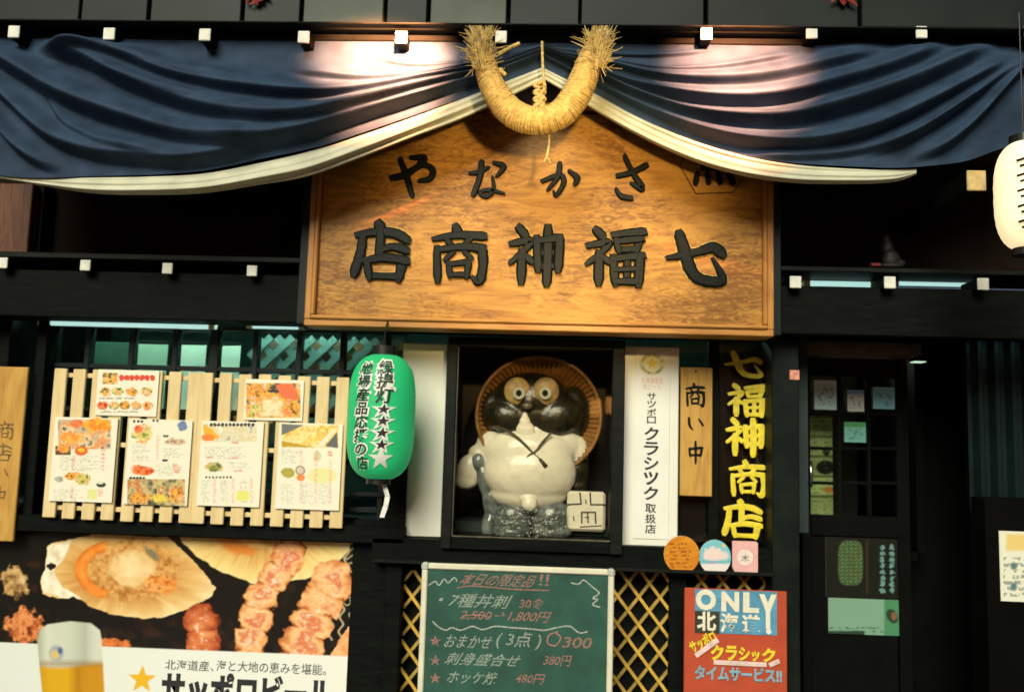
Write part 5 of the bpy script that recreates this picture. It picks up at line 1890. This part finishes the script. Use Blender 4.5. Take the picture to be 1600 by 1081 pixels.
def blob(name, parts, m_, parent, voxel=.008, smooth=6, noise=0.0):
    """smooth union of ellipsoids / capsules as one continuous surface"""
    bm = bmesh.new()
    for (px, py, Y, rx, ry, rz, rot) in parts:
        Y = TY + (Y - TY) * DS if parent.name.startswith('raccoon') else Y
        ry = ry * DS if parent.name.startswith('raccoon') else ry
        c0 = at(px, py, Y)
        M_ = Matrix.Translation(c0) @ Matrix.Rotation(rot, 4, 'Y') @ Matrix.Diagonal((rx * TK, ry, rz * TK, 1))
        bmesh.ops.create_icosphere(bm, subdivisions=3, radius=1.0, matrix=M_)
    me = bpy.data.meshes.new(name)
    bm.to_mesh(me)
    bm.free()
    o = bpy.data.objects.new(name, me)
    COL.objects.link(o)
    rm = o.modifiers.new('r', 'REMESH')
    rm.mode = 'VOXEL'
    rm.voxel_size = voxel
    sm = o.modifiers.new('s', 'SMOOTH')
    sm.iterations = smooth
    sm.factor = .5
    dg = bpy.context.evaluated_depsgraph_get()
    m2 = bpy.data.meshes.new_from_object(o.evaluated_get(dg))
    bpy.data.objects.remove(o)
    m2.name = name
    m2.materials.clear()
    m2.materials.append(m_)
    off = parent.location
    for v in m2.vertices:
        v.co = v.co - off
    m2.polygons.foreach_set('use_smooth', [True] * len(m2.polygons))
    return link(bpy.data.objects.new(name, m2), parent)


GLZ = mat('cream_glaze', (0.86, 0.81, 0.64), .3, .12, 12, .15, 50, coat=.15)
BRN = mat('dark_brown_glaze', (0.030, 0.026, 0.012), .28, .5, 22, .35, 40, coat=.25, color2=(.008, .008, .005))
BLU = mat('blue_grey_glaze', (0.22, 0.26, 0.25), .22, .5, 18, coat=.4, color2=(.06, .075, .075))
STH = mat('tan_hat_glaze', (0.30, 0.135, 0.03), .5, .4, 18, .3, 80)
tn = empty('raccoon_dog_statue', (at(830, 830, TY).x, TY, floor_z), 'glazed ceramic raccoon dog statue with big white belly and straw hat in the case', 'statue')
# body: legs to shoulders one surface
blob('body', [(828, 738, TY - .10, 72, .19, 50, 0), (826, 706, TY - .06, 70, .16, 38, 0), (776, 700, TY - .02, 34, .10, 24, .5), (876, 700, TY - .02, 34, .10, 26, -.4),
              (826, 770, TY - .08, 60, .16, 28, 0), (905, 704, TY - .02, 15, .06, 24, -.2), (752, 712, TY - .03, 22, .06, 16, .5),
              (832, 675, TY - .02, 46, .12, 30, 0)], GLZ, tn)
blob('muzzle', [(821, 672, TY - .150, 15, .03, 14, 0), (820, 660, TY - .152, 9, .026, 12, 0), (820, 651, TY - .152, 5, .024, 8, 0), (821, 686, TY - .130, 30, .05, 14, 0)], GLZ, tn, .005)
blob('head', [(830, 625, TY - .02, 62, .15, 44, 0), (832, 648, TY - .035, 58, .128, 30, 0), (796, 652, TY - .055, 38, .12, 28, .3), (868, 652, TY - .055, 44, .12, 32, -.3), (826, 628, TY - .13, 15, .05, 16, 0),
              (770, 640, TY, 22, .10, 34, .1), (898, 642, TY, 24, .10, 40, -.1)], BRN, tn)
blob('nose', [(824, 634, TY - .205, 9, .03, 5, 0)], mat('nose_glaze', (.14, .12, .07), .25, .3, 20, coat=.4), tn, .004)
TAN = mat('tan_eye_glaze', (.44, .30, .11), .45, .35, 25, .2, 60)
for ex_, s in ((809, .18), (850, -.18)):
    e = blob('eye', [(ex_ + (-1 if ex_ < 830 else 3), 611, TY - .146, 21, .030, 22, 0)], TAN, tn, .005, 4)
    c0 = at(ex_ + 2, 614, TY - .196 * DS)
    MB().lathe(0, 0, [(0.0005, 0), (.014, .001), (.026, .005)], 20).v
    w = MB().disc(c0.x, c0.y + .006, c0.z, .029, .030, 22, .010).build('eye_white', mat('eye_white_glaze', (.50, .52, .42), .25, .1, 10, coat=.3), tn)
    MB().disc(c0.x - .001, c0.y - .003, c0.z, .014, .015, 18, .006).build('pupil', mat('pupil_glaze', (.01, .015, .02), .15, .1, 10, coat=.5), tn)
# hat: a broad shallow cone worn on the back of the head
hc = at(838, 650, TY + .01)
v, f = [], []
nA, nR = 56, 8
for i in range(nR + 1):
    q = i / nR
    for j in range(nA):
        t = 2 * math.pi * j / nA
        rx, rz = .305 * q, .292 * q
        v.append((hc.x + rx * math.cos(t) + .012 * q, hc.y + .10 - .16 * q * q + .01 * math.sin(t) * q, hc.z + rz * math.sin(t) * (1 + .004 * (j % 2))))
for i in range(nR):
    for j in range(nA):
        f.append((i * nA + j, i * nA + (j + 1) % nA, (i + 1) * nA + (j + 1) % nA, (i + 1) * nA + j))
k = len(v)
hat = mesh_obj('hat', v, f, STH, tn, True)
mb = MB()
for j in range(0, 72):
    t = 2 * math.pi * j / 72
    A = Vector((hc.x + .215 * math.cos(t) + .009, hc.y + .020, hc.z + .205 * math.sin(t)))
    B = Vector((hc.x + .303 * math.cos(t) + .012, hc.y - .066, hc.z + .290 * math.sin(t)))
    mb.tube([A, B], .0045, 5)
hr_ = mb.build('hat_weave', mat('tan_weave', (.34, .16, .04), .6, .4, 30), hat)
hr_['kind'] = 'stuff'
mb = MB()
mb.tube([(hc.x + .305 * math.cos(2 * math.pi * j / 48) + .012, hc.y - .064, hc.z + .292 * math.sin(2 * math.pi * j / 48)) for j in range(49)], .010, 6, cap=False)
mb.build('hat_rim', STH, hat, True)
# cords of the hat tied on the chest
mb = MB()
CH = lambda x, y, d=0: at(x, y, TY - (.212 + d) * DS)
mb.tube([Vector(p) for p in catmull([tuple(CH(776, 666, -.06)), tuple(CH(800, 677, -.01)), tuple(CH(818, 692, .01)), tuple(CH(832, 707, .03)), tuple(CH(843, 717, .045)), tuple(CH(852, 728, .055))], 8)], .0062, 8)
mb.tube([Vector(p) for p in catmull([tuple(CH(862, 676, -.02)), tuple(CH(848, 690, .01)), tuple(CH(838, 704, .03)), tuple(CH(826, 712, .045)), tuple(CH(822, 718, .045))], 8)], .0055, 8)
mb.tube([CH(843, 717, .05), CH(853, 729, .062)], [.008, .012], 8)
mb.build('chest_cord', mat('brown_cord', (.07, .05, .025), .5, .3, 30), tn, True)
blob('belly_knob', [(827, 787, TY - .24, 12, .035, 11, 0), (826, 779, TY - .22, 14, .04, 10, 0)], GLZ, tn, .004)
# sake flask in the paw, blue grey arm and flank
blob('flask', [(733, 735, TY - .04, 20, .06, 26, .15), (742, 712, TY - .04, 10, .035, 14, .4), (728, 750, TY - .04, 19, .055, 14, 0)], GLZ, tn, .006)
blob('flank', [(748, 722, TY - .05, 13, .06, 18, .1), (758, 750, TY - .06, 13, .06, 30, -.25), (768, 785, TY - .05, 14, .07, 32, -.2), (765, 820, TY - .05, 14, .08, 24, .1)], BLU, tn, .006)
blob('leg', [(800, 812, TY - .10, 30, .12, 32, 0), (800, 830, TY - .16, 30, .14, 14, 0)], BLU, tn, .007)
blob('leg', [(862, 812, TY - .10, 32, .12, 32, 0), (862, 830, TY - .16, 32, .14, 14, 0)], BLU, tn, .007)
blob('haunch', [(902, 735, TY, 20, .09, 40, 0), (900, 790, TY + .02, 26, .10, 40, 0)], BRN, tn, .008)
# ledger hanging from the other paw
LB = TY - .12
X0, Z0, X1, Z1 = rect(886, 768, 946, 830, LB)
lg = MB().box(X0, LB, Z0, X1, LB + .07, Z1, .012).build('ledger', GLZ, tn)
mb = MB()
MB_ = BLACKPRINT
for (x0, y0, x1, y1, r_) in ((883, 788, 908, 787, .004), (922, 788, 946, 788, .004), (906, 769, 908, 787, .004), (922, 769, 923, 787, .004), (909, 800, 909, 818, .004), (930, 800, 931, 818, .004),
                             (908, 800, 931, 800, .004), (918, 800, 919, 817, .0035), (896, 806, 897, 814, .003), (915, 780, 916, 787, .003), (906, 823, 940, 821, .003), (914, 808, 921, 808, .003)):
    mb.tube([at(x0, y0, LB - .001), at(x1, y1, LB - .001)], r_, 6, flat=.4)
mb.build('ledger_marks', MB_, lg)
# crumpled plastic round the statue's feet
xs_, ys_ = np.linspace(776, 884, 90), np.linspace(792, 842, 50)
PX, PY = np.meshgrid(xs_, ys_)
hh = .10 * np.sqrt(np.clip(1 - ((PX - 830) / 60) ** 2, 0, 1)) + .06 * np.abs(fbm(PX / 9, PY / 9, 3, 4) - .5) * 2
base = at_np(PX, PY, TY - .12 - hh * .7)
base[..., 2] = np.maximum(base[..., 2], floor_z + .003)
pl_m = glass_mat('clear_plastic_film', (.86, .88, .86), .12, .28)
o = grid_mesh('plastic_wrap', base, pl_m)
tag(o, 'crumpled clear plastic wrap around the statue feet', 'plastic wrap')

# ================================================================== papers and prints on the entrance door
def pr_gen(base, top=None, split=0.0, y0=0, y1=1, dark=(60, 90, 95), seed=1, x0=0, x1=1):
    def f(x, y):
        c = Canvas(x, y, base)
        if top:
            c.rect(0, 0, 1600, y0 + (y1 - y0) * split, top)
        n_ = fbm(x / 3, y / 3, seed)
        m_ = (np.abs(x - (x0 + x1) / 2) < (x1 - x0) * .36) & (np.abs(y - (y0 + y1 * 1.0) / 2 - 2) < (y1 - y0) * .30)
        c.blend(.55 * m_ * (n_ > .55), lin(dark))
        return c.c
    return f


for (x0, y0, x1, y1, base, top, split, lb) in (
        (1272, 594, 1307, 640, (196, 226, 220), (215, 238, 235), .16, 'large pale notice taped in the door corner pane'),
        (1324, 609, 1350, 643, (214, 218, 214), (120, 170, 210), .22, 'white notice with blue heading taped inside the door'),
        (1364, 605, 1398, 639, (130, 196, 210), (150, 210, 220), .05, 'sky blue square notice taped inside the door'),
        (1319, 659, 1353, 691, (110, 176, 160), (70, 150, 90), .26, 'teal notice with green heading taped below the others on the door')):
    t = sheet('door_notice', x0, y0, x1, y1, .400, pr_gen(base, top, split, y0, y1, x0=x0, x1=x1, seed=x0), lb, 50, 60, 'notice', 'notices taped inside the entrance door')


def pr_banner(x, y):
    c = Canvas(x, y, (205, 205, 130))
    for k in range(7):
        c.rect(1240, 648 + k * 31, 1330, 654 + k * 31, (70, 75, 40), 3)
    c.ell(1290, 730, 16, 12, (40, 40, 25))
    c.ell(1291, 705, 6, 8, (50, 45, 30))
    c.ell(1296, 765, 14, 6, (235, 130, 60), soft=.5)
    c.lines(1262, 650, 1320, 820, 26, (120, 120, 70), 4, .45, .5, 3)
    return c.c


sheet('paper_banner', 1264, 648, 1301, 812, .62, pr_banner, 'tall yellowish paper banner hanging in the lobby behind the door panes', 60, 150, 'banner')
# red noren strip and jars deeper inside
for (x0, y0, x1, y1, Y, col, lb) in ((1382, 645, 1400, 712, 1.0, (.22, .03, .015), 'dark red cloth strip hanging in the lobby'), (1366, 652, 1372, 800, 1.05, (.16, .10, .05), 'thin brown cloth strip hanging in the lobby')):
    X0, Z0, X1, Z1 = rect(x0, y0, x1, y1, Y)
    n_ = 12
    v = []
    for i in range(n_ + 1):
        for j in range(9):
            v.append((X0 + (X1 - X0) * i / n_, Y + .008 * math.sin(i * 1.5 + j * .2), Z0 + (Z1 - Z0) * j / 8))
    f = [(i * 9 + j, (i + 1) * 9 + j, (i + 1) * 9 + j + 1, i * 9 + j + 1) for i in range(n_) for j in range(8)]
    o = mesh_obj('cloth_strip', v, f, mat('cloth_' + lb[:9].replace(' ', '_'), col, .8, .3, 10), None, True)
    tag(o, lb, 'cloth')


def pr_lantern(x, y):
    c = Canvas(x, y, (16, 20, 12))
    e = np.maximum(np.abs(x - 1329) / 20, np.abs(y - 879) / 36)
    e = (np.abs((x - 1329) / 20) ** 4 + np.abs((y - 879) / 36) ** 4) ** .25
    n_ = (np.sin((x * .8 + y * 1.0) * 1.1) > .1) & (np.sin((y) * 1.1 + fbm(x / 4, y / 4, 3) * 4) > -.4)
    c.blend(np.clip((1 - e) / .08, 0, 1) * (.35 + .6 * n_), lin((92, 120, 74)))
    for k, xx in enumerate((1379, 1393)):
        for q in range(8):
            c.ell(xx + .6 * k, 855 + q * 9.5, 4, 4.4, (96, 138, 128), amp=3.5, sc=2.6, seed=q + 10 * k)
    c.rect(1352, 842, 1358, 930, (50, 40, 18), 3)
    return c.c


sheet('door_poster', 1290, 840, 1404, 934, .409, pr_lantern, 'dark poster of a green lantern with a column of writing on the door', 130, 110, 'poster')


def pr_strip(x, y):
    c = Canvas(x, y, (118, 156, 132))
    c.rect(1380, 900, 1420, 1000, (70, 130, 90), 3)
    c.ell(1394, 962, 9, 13, (40, 60, 45), -.5)
    c.ell(1397, 962, 5, 7, (120, 90, 60))
    c.rect(1280, 984, 1352, 1000, (40, 60, 48), 2)
    c.lines(1294, 979, 1410, 990, 2, (40, 70, 60), 4, .5, .7)
    return c.c


sheet('door_sticker', 1294, 935, 1407, 991, .408, pr_strip, 'wide pale green sticker with a dark oval mark low on the door', 110, 60, 'sticker')

# small stickers on the post
for (x0, y0, x1, y1, Y, col, lb) in ((1234, 578, 1249, 593, -.1515, (.70, .28, .18), 'small red and white sticker on the post by the entrance'), (1250, 677, 1262, 688, .396, (.50, .52, .05), 'tiny yellow sticker on the door stile')):
    X0, Z0, X1, Z1 = rect(x0, y0, x1, y1, Y)
    o = MB().box(X0, Y, Z0, X1, Y + .0012, Z1).build('small_sticker', mat('sticker_' + lb[6:10].strip(), col, .5, .5, 60), None)
    tag(o, lb, 'sticker')
# little ceiling light in the porch
p = at(1435, 561, .22)
pc = empty('porch_light', (p.x, .22, p.z), 'small square light under the porch ceiling', 'lamp')
MB().box(p.x - .035, .19, p.z - .012, p.x + .035, .26, p.z + .012, .003).build('housing', BLACKWOOD2, pc)
MB().box(p.x - .028, .195, p.z - .0165, p.x + .028, .255, p.z - .0125, .001).build('diffuser', mat('porch_diffuser', (.7, .8, .7), .5, 0, emit=(.6, .85, .65), estr=.8), pc)

# white notice and its board at the far right
X0, Z0, X1, Z1 = rect(1545, 780, 1690, 1240, -.04)
nb = MB().box(X0, -.04, Z0, X1, .10, Z1, .004).build('notice_post', VOID, shop)


def pr_right(x, y):
    c = Canvas(x, y, (222, 222, 200))
    c.rect(1570, 832, 1640, 862, (222, 196, 120), 4)
    c.lines(1568, 870, 1640, 935, 7, (90, 110, 110), 3, .5, .7, 3)
    c.ell(1584, 884, 7, 8, (90, 120, 120), soft=.5)
    c.ell(1584, 916, 7, 8, (90, 120, 120), soft=.5)
    return c.c


sheet('white_notice', 1562, 830, 1640, 940, -.045, pr_right, 'white notice with a tan heading beside the entrance', 60, 80, 'notice')

# cream lit lantern at the right edge
CYL = -.95
c0 = at(1602, 306, CYL)
kx = (CYL - CAM.y) / FPX
cl = empty('cream_lantern', (c0.x, CYL, c0.z - 88 * kx), 'glowing cream paper lantern hanging by the entrance', 'lantern')
prof = []
for i in range(49):
    f = .5 - .5 * math.cos(math.pi * i / 48)
    f = .01 + .98 * f
    e = abs(2 * f - 1)
    prof.append((max(.02, (1 - e ** 3.0) ** .42 * 44 * kx) * (1 + .006 * math.sin(f * 150)), c0.z - 88 * kx + 176 * kx * f))
MB().lathe(c0.x, CYL, prof, 40).build('body', mat('lit_cream_paper', (.75, .68, .45), .6, .05, 5, emit=(1.0, .80, .46), estr=.7), cl, True)
MB().lathe(c0.x, CYL, [(.001, c0.z + 96 * kx), (.05, c0.z + 96 * kx), (.05, c0.z + 84 * kx)], 24).build('top_cap', BP, cl)
MB().lathe(c0.x, CYL, [(.05, c0.z - 84 * kx), (.05, c0.z - 95 * kx), (.001, c0.z - 95 * kx)], 24).build('bottom_cap', BP, cl)
MB().tube([(c0.x, CYL, c0.z + 95 * kx), (c0.x, CYL, c0.z + 300 * kx)], .003, 6).build('cord', BP, cl)
mb = MB()
for q in range(5):
    for s in range(2):
        a = -.62 + s * .10
        zz = c0.z + (45 - q * 24 - s * 9) * kx
        R0 = 44.4 * kx
        mb.tube([(c0.x + R0 * math.sin(a - .10), CYL - R0 * math.cos(a - .10), zz), (c0.x + R0 * math.sin(a + .16), CYL - R0 * math.cos(a + .16), zz + .006)], .005, 5)
mb.build('writing', INK, cl)

# small dark figurine on the ledge over the entrance
fz = at(1385, 420, -.20).z
fg = empty('ledge_figurine', (at(1388, 420, -.20).x, -.20, fz), 'small dark figurine sitting on the ledge over the entrance', 'figurine')
FGM = mat('figurine_dark', (.016, .018, .014), .6, .4, 20)
blob('body', [(1392, 406, -.20, 13, .03, 15, .2), (1386, 388, -.20, 9, .03, 12, .1), (1384, 374, -.20, 7, .025, 8, 0), (1404, 412, -.19, 10, .03, 7, 0)], FGM, fg, .005)
blob('base', [(1392, 416, -.20, 18, .035, 5, 0)], FGM, fg, .005)
fr = at(1369, 414, -.24)
o = MB().box(fr.x - .026, -.25, fr.z - .008, fr.x + .02, -.22, fr.z + .008, .003).build('red_ornament', mat('dark_red', (.16, .012, .012), .6, .2, 10))
tag(o, 'tiny dark red ornament on the ledge beside the figurine', 'ornament')

# red ribbons hanging from the upper panels
for px, lb in ((398, 'red and white paper ornament on the upper panels above the slatted panels'), (1320, 'red and white paper ornament on the upper panels above the entrance')):
    mb = MB()
    for k in range(7):
        a = at(px + random.uniform(-12, 12), -12 + random.uniform(-6, 6), -.36)
        mb.tube([a, a + Vector((random.uniform(-.03, .03), -.012, -.03)), a + Vector((random.uniform(-.05, .05), -.004, -.055))], [.007, .012, .004], 6, flat=.4)
    o = mb.build('paper_ornament', mat('red_ribbon', (.26, .02, .012), .6, .3, 20))
    tag(o, lb, 'ornament')

# ================================================================== across the street (seen only as reflections in the panes)
opp = empty('opposite_shops', (0, -9.5, 0), 'dark low row of shops across the street with warm lit windows', 'building')
OPD = mat('opposite_dark', (.03, .03, .028), .8, .3, 2)
MB().box(-9, -10.2, 0, 9, -9.5, 3.3, .02).build('wall', OPD, opp)
MB().box(-9.2, -10.4, 3.31, 9.2, -9.2, 3.45, .02).build('roof', OPD, opp)
WARM = mat('warm_window', (.8, .6, .3), .5, 0, emit=(1.0, .42, .10), estr=3.0)
WARM2 = mat('red_window', (.8, .2, .1), .5, 0, emit=(1.0, .16, .05), estr=2.0)
for i, (x, w, z0, z1, m_) in enumerate(((.62, .16, 2.05, 2.3, WARM), (.86, .12, 2.1, 2.34, WARM), (1.06, .2, 2.0, 2.2, WARM), (1.5, .14, 1.5, 2.3, WARM2), (1.8, .2, 1.9, 2.3, WARM2), (-2.6, .9, 1.0, 2.2, WARM), (3.2, .7, 1.3, 2.3, WARM), (-5.5, 1.2, 1.0, 2.2, WARM), (5.8, 1.0, 1.0, 2.2, WARM2))):
    MB().box(x, -9.49, z0, x + w, -9.46, z1, .004).build('window', m_, opp)
